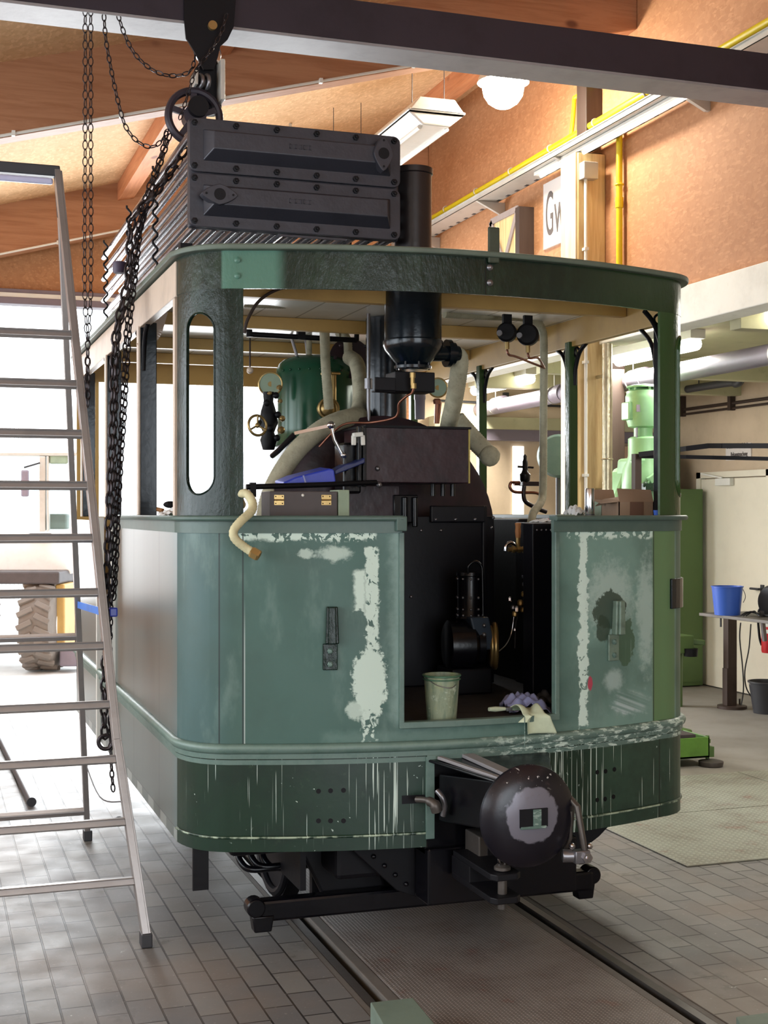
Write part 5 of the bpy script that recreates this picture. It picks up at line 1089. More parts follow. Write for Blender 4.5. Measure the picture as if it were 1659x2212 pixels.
m = MB(); q = at(228, 1603, y=Y0-.04); m.ring(q, .03, .009, (.2, 1, 0), 20, 8); m.o('x', M['chain']); bpy.data.objects['x'].name = 'end_link'; tag(bpy.data.objects['end_link'], 'large round link at the bottom end of the load chain', 'chain link')
m = MB(); q = at(244, 1322, y=Y0-.03); m.box(q-Vector((.018, .02, .02)), q+Vector((.018, .02, .02))); tag(m.o('cloth_tie', M['blueb'], bevel=.006), 'small dark blue tie round the thin chains above the heavy chain end', 'tie')

# ================================================================ STEPLADDER
LD = thing('stepladder', (.4, 6.3, 0), 'tall aluminium double stepladder standing at the left beside the engine', 'ladder')
fF = at(315, 2032, z=0.02); fT = at(123, 372, d=6.25); kn = at(262, 1640, z=.9)
kn = fF.lerp(fT, .235)+Vector((-.028, 0, 0)); rF = at(189, 1806, z=0.02); 
LWb, LWt = .86, .50                      # the other stiles stand this far to the left
def stile(pts, w, d, nm, p=LD, mt='alu'):
    m = MB()
    for a, b in zip(pts, pts[1:]): m.bar(a, b, w, d, up=(1, 0, 0))
    return m.o(nm, M[mt], p, bevel=.002)
frn = [fF, kn, fT]; lf = [p+Vector((-(LWb+(LWt-LWb)*p.z/fT.z), 0, 0)) for p in frn]
def rightstile(pts): 
    m = MB()
    for a, b in zip(pts, pts[1:]):
        m.bar(a, b, .062, .026, up=(1, 0, 0)); 
        m.bar(a+Vector((.004, -.026, 0)), b+Vector((.004, -.026, 0)), .010, .034, up=(1, 0, 0)); m.bar(a+Vector((.004, .026, 0)), b+Vector((.004, .026, 0)), .010, .034, up=(1, 0, 0))
    return m.o('stile', M['alu'], LD, bevel=.0015)
rightstile(frn); rightstile(lf)
rT = at(131, 470, d=6.35); rr_ = [rF, rT]; rl = [p+Vector((-(LWb*.95+(LWt-LWb)*p.z/fT.z), 0, 0)) for p in rr_]
stile(rr_, .05, .028, 'rear_stile'); stile(rl, .05, .028, 'rear_stile')
def onst(pts, z):
    for a, b in zip(pts, pts[1:]):
        if min(a.z, b.z)-1e-6 <= z <= max(a.z, b.z)+1e-6: return a.lerp(b, (z-a.z)/(b.z-a.z))
    return pts[-1]
def z_at(pts, v):                        # height on the stile whose picture row is v
    lo, hi = 0.03, pts[-1].z
    for _ in range(30):
        mi = (lo+hi)/2; p = onst(pts, mi)
        if 1106-(mi-EYE)*F/proj(p)[1] > v: lo = mi
        else: hi = mi
    return (lo+hi)/2
for v in (1903, 1775, 1640, 1522, 1395, 1280, 1163, 1050, 939, 832, 725):
    z = z_at(frn, v); a, b = onst(frn, z), onst(lf, z); m = MB(); m.bar(a, b, .034, .030, up=(0, .35, 1)); m.bar(a+Vector((0, -.004, .017)), b+Vector((0, -.004, .017)), .040, .005, up=(0, .1, 1)); m.o('rung', M['alu'], LD, bevel=.004)
for v in (1752, 1375):
    z = z_at(rr_, v); a, b = onst(rr_, z), onst(rl, z); m = MB(); m.bar(a, b, .045, .026, up=(0, -.3, 1)); m.o('rear_rung', M['alu'], LD, bevel=.004)
for p in (fF, lf[0], rF, rl[0]): m = MB(); m.box(p+Vector((-.022, -.035, -.02)), p+Vector((.022, .035, .035))); m.o('rubber_foot', M['darkp'], LD, bevel=.004)
m = MB(); m.bar(fT+Vector((.012, 0, .0)), lf[2]+Vector((-.012, 0, 0)), .06, .05, up=(0, 0, 1)); m.bar(rT, fT, .03, .03); m.o('top_cap', M['darkp'], LD, bevel=.006)
m = MB(); m.bar(fT+Vector((-.02, -.02, -.05)), lf[2]+Vector((.02, -.02, -.05)), .03, .03, up=(0, 0, 1)); m.o('top_rung', pm('pale_blue_rubber', c(196, 196, 226), .4, 0, .1), LD, bevel=.01)
a = onst(frn, z_at(frn, 1322)); b = onst(rr_, z_at(rr_, 1306)); m = MB(); m.bar(a, b, .004, .034, up=(0, 0, 1)); m.o('blue_strap', pm('blue_webbing', c(44, 120, 214), .5), LD)
m = MB(); w_ = smooth_path([onst(frn, .55)+Vector((-.01, .02, 0)), onst(frn, .5)+Vector((-.05, .5, -.02)), onst(rr_, .45)], 6); m.tube(w_, .003, 6); m.ring(onst(frn, .5)+Vector((-.03, .03, -.03)), .018, .004, (0, 1, 0), 14, 6); m.o('spread_cord', M['darkp'], LD)
# pole lying on the paving
a = gnd(68, 1742); b = gnd(-60, 1480); a.z = b.z = .028; m = MB(); m.cyl(a, b, .024, seg=16); m.cyl(a+(a-b).normalized()*.012, a-(a-b).normalized()*.012, .028, seg=16); tag(m.o('steel_tube', M['darkp'], smooth=40), 'dark round tube lying on the paving behind the ladder', 'tube')

# ================================================================ LOOSE THINGS ON THE ENGINE
zf = .915
q = at(953, 1548, z=.955); q.y = max(q.y, 4.90); q.z = zf+.0; bx_, by_ = at(954, 1548, y=4.92).x, 4.92
db = proj(Vector((bx_, by_, 0)))[1]; kz = lambda v: EYE+(1106-v)/F*db
r0, r1 = 31/F*db, 39/F*db; zt_ = kz(1456)
bk = thing('paint_bucket', (bx_, by_, zf), 'paint-smeared translucent bucket standing in the engine doorway', 'bucket')
def mk_bucket():
    m = Mt('smeared_bucket', c(146, 156, 130), .45); x, y, z = m.pos()
    m.mix(m.noise(m.vec(x*30, y*30, z*7), 1, 5, .6).sm(.4, .65)*.8, c(92, 116, 98)); m.mix(m.noise(m.P(), 24, 5, .7).sm(.55, .68)*.8, c(196, 206, 186)); m.mix(m.noise(m.P(), 9, 3).sm(.55, .7)*.5, c(176, 176, 100)); return m.done()
M['bucket'] = mk_bucket()
m = MB(); m.lathe((bx_, by_, 0), [(.001, zf+.001), (r0, zf+.001), (r0*1.02, zf+.008), (r1, zt_), (r1-.004, zt_), (r0-.004, zf+.012), (.001, zf+.012)], seg=36, cap=False); m.o('body', M['bucket'], bk, smooth=40)
m = MB(); m.ring((bx_, by_, zt_-.004), r1+.002, .0045); m.ring((bx_, by_, zt_-.018), r1+.002, .003); m.o('rim', pm('rim_green', c(72, 110, 86), .4, 0, .5, 40), bk, smooth=60)
m = MB(); m.tube(smooth_path([(bx_-r1, by_-.01, zt_-.01), (bx_-r1*.6, by_-r1*.9, zt_-.035), (bx_+r1*.2, by_-r1*1.08, zt_-.045), (bx_+r1*.9, by_-r1*.3, zt_-.02)], 6), .0016, 6); m.o('handle', M['steel'], bk, smooth=50)
m = MB(); m.lathe((bx_, by_, zt_-.035), [(.001, 0), (r1-.007, 0)], seg=30, cap=False); m.o('paint', M['mould'], bk)
def rag(name, cen, sx, sy, h, mat, lab, cat='rag', seed=1, n=26, fold=5.0, parts=None):
    rnd = random.Random(seed); ph = [rnd.uniform(0, 6.28) for _ in range(8)]; cen = Vector(cen)
    def f(u, v):
        a, b = u*2-1, v*2-1; rr = math.sqrt(a*a+b*b); fall = max(0, 1-rr*.78)
        z = h*fall**.8*(.72+.24*math.sin(a*fold*.6+ph[0])*math.cos(b*fold*.5+ph[1]))+.07*h*math.sin(a*fold*2.3+ph[2]+b*2)+.08*h*math.sin(b*fold*2.7+ph[3]+a*1.5)
        w = 1+.13*math.sin(3*math.atan2(b, a)+ph[4])+.08*math.sin(5*math.atan2(b, a)+ph[5])
        return cen+Vector((a*sx*w, b*sy*w, max(.002, z+.006)))
    m = MB(); m.grid(n, n, f); o = m.o(name, mat, smooth=180, solid=.003); return tag(o, lab, cat)
q = at(1128, 1520, y=5.15); rag('cloth_rag', (q.x, 5.15, zf+.001), .085, .09, .115, M['lilac'], 'crumpled lilac rag lying in the engine doorway', seed=3)
q = at(1175, 1525, y=5.25); rag('cloth_rag', (q.x+.02, 5.30, zf+.001), .07, .08, .06, M['darkp'], 'dark crumpled rag at the right corner of the engine doorway', seed=8)
# pale rag draped over the sill
q0 = at(1128, 1515, y=4.90); 
def drape(u, v):
    px_ = q0.x-.055+.13*u+.02*math.sin(v*4+u*3); t = v*1.0
    if t < .55: return Vector((px_, 4.97-.16*t/.55, .952+.030*math.sin(math.pi*min(1, (1-t/.55)*1.2))*(.6+.4*math.sin(u*7+1))+.004))
    return Vector((px_+.01*math.sin(u*9), 4.790-.012*math.sin(u*8)-.004, .955-.075*(t-.55)/.45*(1 if u > .35 else .35)))
m = MB(); m.grid(22, 22, drape); dg = tag(m.o('cloth_rag', M['palecloth'], smooth=180, solid=.003), 'pale yellow-green rag draped over the doorway sill', 'rag')
m = MB(); q = at(1131, 1548, y=4.785); w = at(1129, 1612, y=4.785); m.tube([(q.x, 4.775, q.z), (q.x+.001, 4.776, (q.z+w.z)/2), (w.x, 4.765, w.z)], .0018, 6); m.o('paint_string', M['mould'], dg)
a = at(1054, 1534, y=4.93); pb = thing('paint_brush', (a.x+.05, 4.93, .95), 'paint-caked brush lying on the doorway sill beside the pale rag', 'brush')
m = MB(); m.tube([(a.x, 4.92, .965), (a.x+.03, 4.925, .963), (a.x+.075, 4.93, .962)], [.008, .011, .007], 12); m.o('handle', M['palecloth'], pb, smooth=60)
m = MB(); m.box((a.x+.075, 4.915, .953), (a.x+.10, 4.945, .968)); m.o('ferrule', M['steel'], pb, bevel=.002)
m = MB(); m.prism([(a.x+.10, 4.914, .955), (a.x+.14, 4.908, .955), (a.x+.14, 4.955, .955), (a.x+.10, 4.946, .955)], (0, 0, .010)); m.o('bristles', M['bucket'], pb, bevel=.003)
# toolbox with hinge plates on the left ledge: ledge shelf first
m = MB(); m.prism([tuple(op(s)[0]-op(s)[1]*.0+Vector((0, 0, ZW-.03))) for s in [su(540)+(sL-.02-su(540))*i/12 for i in range(13)]]+[(op(sL-.02)[0].x, 5.40, ZW-.03), (op(su(540))[0].x, 5.40, ZW-.03)], (0, 0, .028)); L(m, 'left_ledge', M['sagewood'])
m = MB(); s0, s1 = sR+.02, SE-.06; m.prism([tuple(op(s)[0]-op(s)[1]*.0+Vector((0, 0, ZW-.022))) for s in [s0+(s1-s0)*i/12 for i in range(13)]]+[(CX+1.08, 5.9, ZW-.022), (at(1215, 1106, y=5.9).x, 5.9, ZW-.022)], (0, 0, .020)); L(m, 'right_ledge', M['sagewood'])
ty = 5.02; a = at(583, 1061, y=ty); b = at(729, 1113, y=ty); zl_ = ZW-.001
tb = thing('tool_case', ((a.x+b.x)/2, ty+.06, zl_), 'long dark brown case with two brass hinge plates on the left ledge', 'case')
m = MB(); m.box((a.x, ty, zl_), (b.x, ty+.14, a.z)); m.o('case_body', M['lbrown'], tb, bevel=.003)
for (u0, u1) in ((592, 613), (694, 715)):
    p, w = at(u0, 1069, y=ty), at(u1, 1091, y=ty); m = MB(); m.box((p.x, ty-.003, w.z), (w.x, ty-.0002, p.z)); m.cyl((p.x, ty-.005, (p.z+w.z)/2), (w.x, ty-.005, (p.z+w.z)/2), .003, seg=8)
    hg = m.o('hinge_plate', M['brass'], tb, smooth=30)
    m = MB(); [m.ball((x, ty-.004, z), .0025, 8) for x in (p.x+.006, w.x-.006) for z in (p.z-.006, w.z+.006)]; m.o('screw', M['blackm'], hg)
m = MB(); q = at(654, 1070, y=ty); m.ball((q.x, ty-.001, q.z), .006, 10); m.o('stud', M['white'], tb, smooth=60)
a = at(731, 1058, y=ty); b = at(755, 1113, y=ty); m = MB(); m.box((a.x, ty, zl_), (b.x, ty+.12, a.z)); tag(m.o('wood_block', M['sagewood'], bevel=.003), 'upright pale sage-painted block at the right end of the brown case', 'block')
# blue tarpaulin bag
random.seed(5); ys = 5.62
pl = [(612, 1042), (640, 1030), (680, 1020), (712, 1012), (722, 1014), (726, 1040), (716, 1047), (660, 1048), (614, 1048)]
bb = thing('blue_bag', at(680, 1040, y=ys), 'folded royal blue plastic bag lying on the grab rail behind the case', 'bag')
m = MB(); m.prism([at(u, v, y=ys) for u, v in pl], (0, .16, .01)); m.o('folded_end', M['blueb'], bb, bevel=.010)
m = MB(); m.prism([at(u, v, y=ys+.03) for u, v in ((722, 1016), (745, 1003), (768, 998), (789, 988), (789, 1000), (760, 1012), (724, 1026))], (0, .10, 0)); m.o('trailing_end', pm('dark_blue_sheet', c(36, 46, 96), .3, 0, .3), bb, bevel=.005)
m = MB(); m.bar(at(655, 1027, y=ys-.005), at(660, 1043, y=ys-.005), .006, .006); m.o('painted_highlight', M['lilac'], bb)  # pale bar painted on as a highlight of the plastic
# lagged hose with brass nut, hanging over the front
pa = resample(smooth_path([at(522, 1092, y=5.05), at(516, 1072, y=4.99), at(532, 1066, y=4.95), at(545, 1085, y=4.93), at(543, 1104, y=4.90), at(520, 1126, y=4.87), at(505, 1146, y=4.86), at(508, 1164, y=4.86), at(530, 1183, y=4.86), at(546, 1193, y=4.85)], 10), .006)
hs = thing('lagged_hose', at(520, 1130, y=4.87), 'cream lagged hose with brass nut hanging over the left front sheet', 'hose')
m = MB(); m.tube(pa, [.0165*(1+(.05 if i % 2 else -.05)) for i in range(len(pa))], 14); m.o('hose', pm('cream_lagging', c(206, 198, 158), .75, 0, .3, 20, .3, 90), hs, smooth=70)
d_ = (pa[-1]-pa[-3]).normalized(); m = MB(); m.lathe(pa[-1]-d_*.004, [(.02, 0), (.023, .006), (.023, .030), (.020, .036), (.013, .036), (.012, .02), (.001, .02)], d_, 6); m.o('hex_nut', M['brass'], hs)
# left far ledge clutter
q = at(360, 1110, y=5.9); q.x = CX-1.02
m = MB(); m.tube([at(330, 1098, y=6.15), at(352, 1103, y=6.1)], .010, 10); tag(m.o('file_handle', M['woodh'], smooth=50), 'wooden tool handle lying on the left waist rail', 'handle')
m = MB(); m.box((CX-1.09, 5.35, ZW-.03), (CX-.86, 6.4, ZW+.0)); L(m, 'side_ledge', M['sagewood'])
gl = rag('work_gloves', at(368, 1112, y=5.72)+Vector((0, 0, -.015)), .05, .08, .05, M['whitecloth'], 'white work glove with black and yellow cuff on the left waist rail', 'glove', 11); gl.location.z += .002
m = MB(); q = at(368, 1090, y=5.78); m.ball(q, .026, 12, (1.2, 1, .6)); m.o('cuff', M['blackm'], None); o_ = bpy.data.objects['cuff']; o_.parent = gl; o_.location = -gl.location
# right ledge: cardboard box, flask, cloth, small box, blue cup
zr_ = ZW+.0
def on(u, y): return at(u, 1112, y=y).x
cb = thing('cardboard_box', (on(1365, 5.35), 5.4, zr_), 'open brown cardboard box with a taped front on the right ledge', 'box')
x0, x1 = on(1337, 5.3), on(1412, 5.3); hgt = at(1360, 1084, y=5.3).z
m = MB(); [m.box(*q) for q in (((x0, 5.30, zr_), (x1, 5.304, hgt)), ((x0, 5.46, zr_), (x1, 5.464, hgt)), ((x0, 5.30, zr_), (x0+.004, 5.464, hgt)), ((x1-.004, 5.30, zr_), (x1, 5.464, hgt)), ((x0, 5.30, zr_), (x1, 5.464, zr_+.004)))]; m.o('carton', M['card'], cb)
m = MB(); zt2 = at(1360, 1055, y=5.33).z; m.prism([(x0+.002, 5.30, hgt), (x1, 5.30, hgt), (x1+.012, 5.345, zt2-.006), (x0+.016, 5.345, zt2)], (0, .004, 0)); m.prism([(x0, 5.30, hgt), (x0, 5.46, hgt), (x0-.07, 5.44, hgt+.01), (x0-.08, 5.32, hgt-.008)], (0, 0, .003)); m.o('flap', M['card'], cb)
m = MB(); t0, t1 = on(1361, 5.299), on(1390, 5.299); m.box((t0, 5.2985, zr_), (t1, 5.2999, hgt)); m.o('tape', M['tape'], cb)
x0, x1 = on(1302, 5.5), on(1332, 5.5); hg2 = at(1310, 1080, y=5.5).z
cb = thing('cardboard_box', (x0, 5.5, zr_), 'smaller open carton with folded-out flaps left of the taped box', 'box')
m = MB(); [m.box(*q) for q in (((x0, 5.50, zr_), (x1, 5.504, hg2)), ((x0, 5.62, zr_), (x1, 5.624, hg2)), ((x0, 5.50, zr_), (x0+.004, 5.62, hg2)), ((x1, 5.50, zr_), (x1+.004, 5.62, hg2)))]; m.o('carton', M['sagewood'], cb)
m = MB(); m.prism([(x0, 5.50, hg2), (x1+.01, 5.50, hg2+.012), (x1-.0, 5.42, hg2+.0), (x0-.08, 5.42, hg2-.03)], (0, 0, .003)); m.prism([(x0+.02, 5.62, hg2), (x1+.06, 5.62, hg2), (x1+.07, 5.66, hg2+.05), (x0+.02, 5.66, hg2+.05)], (0, .004, 0)); m.o('flap', M['card'], cb)
qx = on(1274, 5.35); fk = thing('steel_flask', (qx, 5.35, zr_), 'tall polished steel flask standing on the right ledge', 'flask')
ft = at(1274, 1055, y=5.35).z; m = MB(); m.lathe((qx, 5.35, 0), [(.019, zr_), (.0205, zr_+.004), (.0205, ft-.004), (.019, ft), (.001, ft)], seg=28); m.o('flask_body', M['chrome'], fk, smooth=40)
m = MB(); m.lathe((qx, 5.35, 0), [(.0212, zr_), (.0212, zr_+.018)], seg=28); m.o('base_ring', M['darkp'], fk, smooth=40)
rag('white_cloth', (on(1244, 5.5), 5.5, zr_+.001), .045, .07, .075, M['whitecloth'], 'crumpled white cloth on the right ledge beside the flask', 'cloth', 21)
m = MB(); x0 = on(1214, 5.42); m.box((x0, 5.40, zr_), (x0+.055, 5.47, zr_+.016)); tag(m.o('small_carton', M['sagewood'], bevel=.002), 'small flat sage-grey carton on the right ledge at the doorway end', 'carton')
qx = on(1424, 5.16)-.01; m = MB(); m.lathe((qx, 5.16, zr_+.001), [(.001, 0), (.012, 0), (.018, .035), (.016, .035), (.011, .003), (.001, .003)], seg=20, cap=False); tag(m.o('plastic_cup', M['bluep'], smooth=40), 'small bright blue cup behind the right pillar foot', 'cup')
rg = rag('cloth_rag', (at(1184, 1128, y=5.36).x, 5.38, 1.701), .05, .05, .022, M['whitecloth'], 'white and red rag on top of the black tank right of the doorway', 'rag', 31)
m = MB(); q = at(1192, 1125, y=5.36); m.ball((q.x, 5.36, 1.716), .015, 12, (1.3, 1, .6)); o_ = m.o('red_patch', M['red'], smooth=60); o_.parent = rg
M['sageblk'] = pm('sage_block_dark', c(112, 128, 116), .65, 0, .25)
def blk(pts, z0, z1, mat, lab):
    m = MB(); m.prism([(p.x, p.y, z0) for p in pts], (0, 0, z1-z0)); return tag(m.o('wood_block', mat, bevel=.003), lab, 'block')
zz = .11; pts = [at(u, v, z=zz) for u, v in ((800, 2165), (892, 2155), (948, 2222), (842, 2238))]
bo_ = blk(pts, .008, zz, M['sageblk'], 'pale green painted wooden block lying across the rail groove in the foreground')
pts = [at(u, v, z=.05) for u, v in ((1590, 2196), (1665, 2186), (1690, 2225), (1612, 2235))]; blk(pts, 0, .05, M['sageblk'], 'corner of a pale green block at the lower right frame edge')

# ================================================================ SIDE BAY THINGS
# radial drilling machine: base, foot, column, motor
DMx, DMy = 5.3, 8.75
dm_ = thing('drilling_machine', (DMx, DMy, 0), 'light green pillar drilling machine in the side bay behind the right pillar', 'drilling machine')
dd_ = proj(Vector((DMx, DMy, 0)))[1]; DX = lambda u: at(u, 1106, y=DMy).x; DZ_ = lambda v: EYE+(1106-v)/F*proj(at(1390, 1106, y=DMy))[1]; k_ = proj(at(1390, 1106, y=DMy))[1]/F
cx_ = DX(1393)
m = MB(); m.lathe((cx_, DMy, 0), [(40*k_, DZ_(1400)), (42*k_, DZ_(1120)), (52*k_, DZ_(1060)), (48*k_, DZ_(1015)), (36*k_, DZ_(985)), (36*k_, DZ_(948)), (30*k_, DZ_(944))], seg=32); m.o('gear_head', M['mint'], dm_, smooth=40)
m = MB(); m.prism([(DX(u), DMy-.12, DZ_(v)) for u, v in ((1358, 990), (1440, 986), (1448, 1060), (1446, 1075), (1362, 1078), (1352, 1070))], (0, .3, 0)); m.o('head_casting', M['mint'], dm_, bevel=.03)
m = MB(); m.prism([(DX(u), DMy+.05, DZ_(v)) for u, v in ((1360, 1010), (1338, 1070), (1332, 1200), (1360, 1400), (1420, 1400), (1420, 1000))], (0, .22, 0)); m.o('frame_casting', M['mint'], dm_, bevel=.03)
m = MB(); m.lathe((cx_-4*k_, DMy, 0), [(20*k_, DZ_(944)), (20*k_, DZ_(925)), (32*k_, DZ_(922)), (37*k_, DZ_(905)), (38*k_, DZ_(862)), (38*k_, DZ_(856)), (36*k_, DZ_(852)), (36*k_, DZ_(846)), (28*k_, DZ_(842))], seg=36); mo = m.o('motor', M['mint'], dm_, smooth=40)
m = MB(); m.lathe((cx_-2*k_, DMy, 0), [(38*k_, DZ_(838)), (36*k_, DZ_(834)), (20*k_, DZ_(831)), (.001, DZ_(830))], seg=36); [m.cyl((cx_-2*k_+30*k_*math.cos(t), DMy+30*k_*math.sin(t), DZ_(852)), (cx_-2*k_+30*k_*math.cos(t), DMy+30*k_*math.sin(t), DZ_(834)), .01, seg=8) for t in [k*math.pi/3+.4 for k in range(6)]]; m.o('fan_cowl', M['mint'], mo, smooth=40)
m = MB(); m.box((cx_-48*k_, DMy-.05, DZ_(908)), (cx_-34*k_, DMy+.06, DZ_(870))); m.o('terminal_box', M['mint'], mo, bevel=.008)
m = MB(); m.box((cx_-36*k_, DMy-.098, DZ_(892)), (cx_-22*k_, DMy-.09, DZ_(877))); m.o('rating_plate', M['greypipe'], mo)
m = MB(); m.cyl((cx_+33*k_, DMy, DZ_(1060)), (cx_+33*k_, DMy, DZ_(856)), .018, seg=12); m.cyl((cx_-28*k_, DMy-.05, DZ_(950)), (cx_-28*k_, DMy-.05, DZ_(925)), .008, seg=8); m.o('spindle_rods', M['steel'], dm_, smooth=40)
m = MB(); m.bar((DX(1372), DMy-.2, DZ_(1040)), (DX(1425), DMy-.2, DZ_(1002)), .04, .05); m.bar((DX(1362), DMy-.2, DZ_(1052)), (DX(1392), DMy-.2, DZ_(1022)), .012); m.o('feed_lever', M['mint'], dm_, bevel=.004)
m = MB(); [m.ball((DX(1364+i*8), DMy-.2, DZ_(1048+(i % 2)*6)), .022, 8) for i in range(5)]; m.box((DX(1362), DMy-.22, DZ_(1062)), (DX(1400), DMy-.12, DZ_(1046))); m.o('hand_knobs', pm('dark_green_iron', c(30, 60, 40), .5), dm_, smooth=50)
m = MB(); m.cyl((cx_+.02, DMy, .16), (cx_+.02, DMy, DZ_(1250)), .11, seg=28); m.o('pillar', M['steel'], dm_, smooth=40)
m = MB(); m.box((cx_-.3, DMy-.2, .0), (cx_+.28, DMy+.3, .16)); m.o('base', M['grass'], dm_, bevel=.01)
# green foot with levelling wheel near the paving
a = gnd(1430, 1652); fx0 = at(1480, 1640, z=.07); 
ft_ = thing('machine_foot', (fx0.x, fx0.y, 0), 'green steel machine trough on round levelling feet behind the engine corner', 'machine base')
p0, p1, p2 = at(1405, 1640, z=.06), at(1533, 1636, z=.06), at(1400, 1604, z=.2)
m = MB(); X0, X1, Y0_ = p0.x, p1.x, p1.y; 
for q in (((X0, Y0_, .06), (X1, Y0_+.012, .2)), ((X0, Y0_+.33, .06), (X1, Y0_+.342, .2)), ((X1-.012, Y0_, .06), (X1, Y0_+.34, .2)), ((X0, Y0_, .06), (X1, Y0_+.34, .075))): m.box(*q)
m.o('trough', pm('trough_green', c(96, 140, 56), .45, 0, .4), ft_, bevel=.002)
m = MB(); m.box((X0, Y0_+.05, .19), (X1-.08, Y0_+.3, .215)); m.o('trough_board', M['lbrown'], ft_)
m = MB(); m.box((X1-.01, Y0_+.03, .055), (X1+.055, Y0_+.10, .125)); m.cyl((X1+.02, Y0_+.06, .04), (X1+.02, Y0_+.06, .20), .014, seg=10); m.cyl((X1+.02, Y0_+.06, .15), (X1+.02, Y0_+.06, .175), .022, seg=6); m.o('levelling_bolt', M['grass'], ft_, smooth=30)
m = MB(); m.lathe((X1+.01, Y0_-.0, .002), [(.08, 0), (.085, .02), (.085, .032), (.05, .04), (.001, .04)], seg=36); m.o('round_foot', M['rail'], ft_, smooth=40)
m = MB(); m.lathe((X0+.1, Y0_+.16, .002), [(.08, 0), (.085, .02), (.085, .032), (.05, .058), (.001, .058)], seg=36); m.o('round_foot', M['rail'], ft_, smooth=40)
# green cabinet by the door with cartons on top
zc_ = at(1500, 1058, y=12.1).z
gc = thing('green_cabinet', (7.1, 12.2, 0), 'tall plain green cabinet beside the hinge side of the cream door', 'cabinet')
m = MB(); m.box((6.80, 11.72, .01), (7.40, 12.3, zc_)); m.o('carcass', M['grass'], gc, bevel=.006)
m = MB(); m.box((6.82, 11.71, .05), (7.38, 11.72, zc_-.03)); m.o('cabinet_door', M['grass'], gc); m = MB(); m.box((6.86, 11.695, 1.1), (6.885, 11.709, 1.25)); m.o('handle', M['darkp'], gc)
q = zc_+.001
for (x0, x1, y0, y1, h, mat, lab) in ((6.78, 7.30, 12.0, 12.4, .17, 'tape', 'dark wrapped carton lying on the green cabinet, lowest of the pile'), (6.80, 7.28, 12.02, 12.4, .13, 'card', 'flat tan carton in the middle of the pile on the cabinet'), (6.82, 7.15, 12.05, 12.38, .14, 'card', 'small brown carton on top of the pile on the cabinet')):
    m = MB(); m.box((x0, y0, q), (x1, y1, q+h)); q += h+.001; tag(m.o('carton', M[mat], bevel=.004), lab, 'carton', 'cartons on the green cabinet')
# small green machine behind the corner
mv = thing('pedestal_grinder', (6.3, 10.6, 0), 'small green pedestal grinder between the engine corner and the green cabinet', 'grinder'); q = at(1487, 1385, y=10.6)
m = MB(); m.cyl((q.x-.13, 10.6, 0), (q.x-.13, 10.6, q.z-.1), .06, seg=20); m.o('pedestal', M['grass'], mv, smooth=40)
m = MB(); m.box((q.x-.2, 10.5, q.z-.1), (q.x+.0, 10.7, q.z+.06)); m.bar((q.x, 10.55, q.z), (q.x+.11, 10.5, q.z-.01), .05); m.o('grinder_body', M['grass'], mv, bevel=.012)
m = MB(); w = at(1492, 1408, y=10.5); m.lathe(w, [(.06, -.04), (.065, .03), (.05, .03)], seg=20); m.o('dish', M['blackm'], mv, smooth=40)
# workbench with post leg
tz = .86; tp = [at(1510, 1328, z=tz), at(1640, 1318, z=tz), at(1790, 1340, z=tz), at(1790, 1366, z=tz), at(1659, 1347, z=tz)]
wb = thing('work_table', (6.8, 10.3, 0), 'grey steel-topped work table on a brown post by the door', 'table')
A1 = at(1510, 1330, z=tz); B1 = at(1660, 1348, z=tz); dirv = (B1-A1); dirv.z = 0; perp = Vector((-dirv.y, dirv.x, 0)).normalized()*.55
m = MB(); m.prism([A1, A1+dirv*1.9, A1+dirv*1.9+perp, A1+perp*.9], (0, 0, .025)); m.o('table_top', pm('table_steel', c(104, 98, 92), .5, .2, .3), wb, bevel=.003)
lg_ = gnd(1577, 1530)
m = MB(); m.box((lg_.x-.045, lg_.y-.04, .02), (lg_.x+.045, lg_.y+.04, tz)); m.box((lg_.x-.06, lg_.y-.045, .03), (lg_.x+.0, lg_.y+.03, .36)); m.o('leg', M['brown_wood'], wb, bevel=.003)
m = MB(); m.lathe((lg_.x+.02, lg_.y, .0), [(.13, 0), (.13, .025), (.10, .03)], seg=28); m.cyl((lg_.x+.1, lg_.y, .03), (lg_.x+.1, lg_.y, .08), .008, seg=8); m.o('foot_plate', M['brown_wood'], wb, smooth=40)
e_ = A1+dirv*1.7+perp*.5; m = MB(); m.box((e_.x-.04, e_.y-.04, .0), (e_.x+.04, e_.y+.04, tz)); m.o('leg', M['brown_wood'], wb)
m = MB(); q = A1+dirv*.25+perp*.1; m.cyl((q.x, q.y, tz-.08), (q.x, q.y, tz), .008, seg=8); m.o('clamp_screw', M['darkp'], wb)
# blue bucket on it
bq = at(1571, 1328, z=tz+.025); dq_ = proj(bq)[1]; rb, rt = 27/F*dq_, 33/F*dq_; hb_ = 60/F*dq_
bl_ = thing('blue_bucket', bq, 'bright blue plastic bucket standing on the work table', 'bucket')
m = MB(); m.lathe(bq, [(.001, 0), (rb, 0), (rt, hb_), (rt+.006, hb_), (rt+.006, hb_+.008), (rt-.004, hb_+.008), (rb-.004, .006), (.001, .006)], seg=40, cap=False); m.o('body', M['bluep'], bl_, smooth=40)
m = MB(); rgt = Vector((CA, -SA, 0)); m.tube(smooth_path([bq+rgt*(rt+.004)+Vector((0, 0, hb_-.02)), bq+rgt*(rt+.025)+Vector((0, 0, hb_-.08)), bq+rgt*(rt-.006)+Vector((0, -.02, hb_-.13))], 6), .003, 6); m.o('handle', M['steel'], bl_, smooth=50)
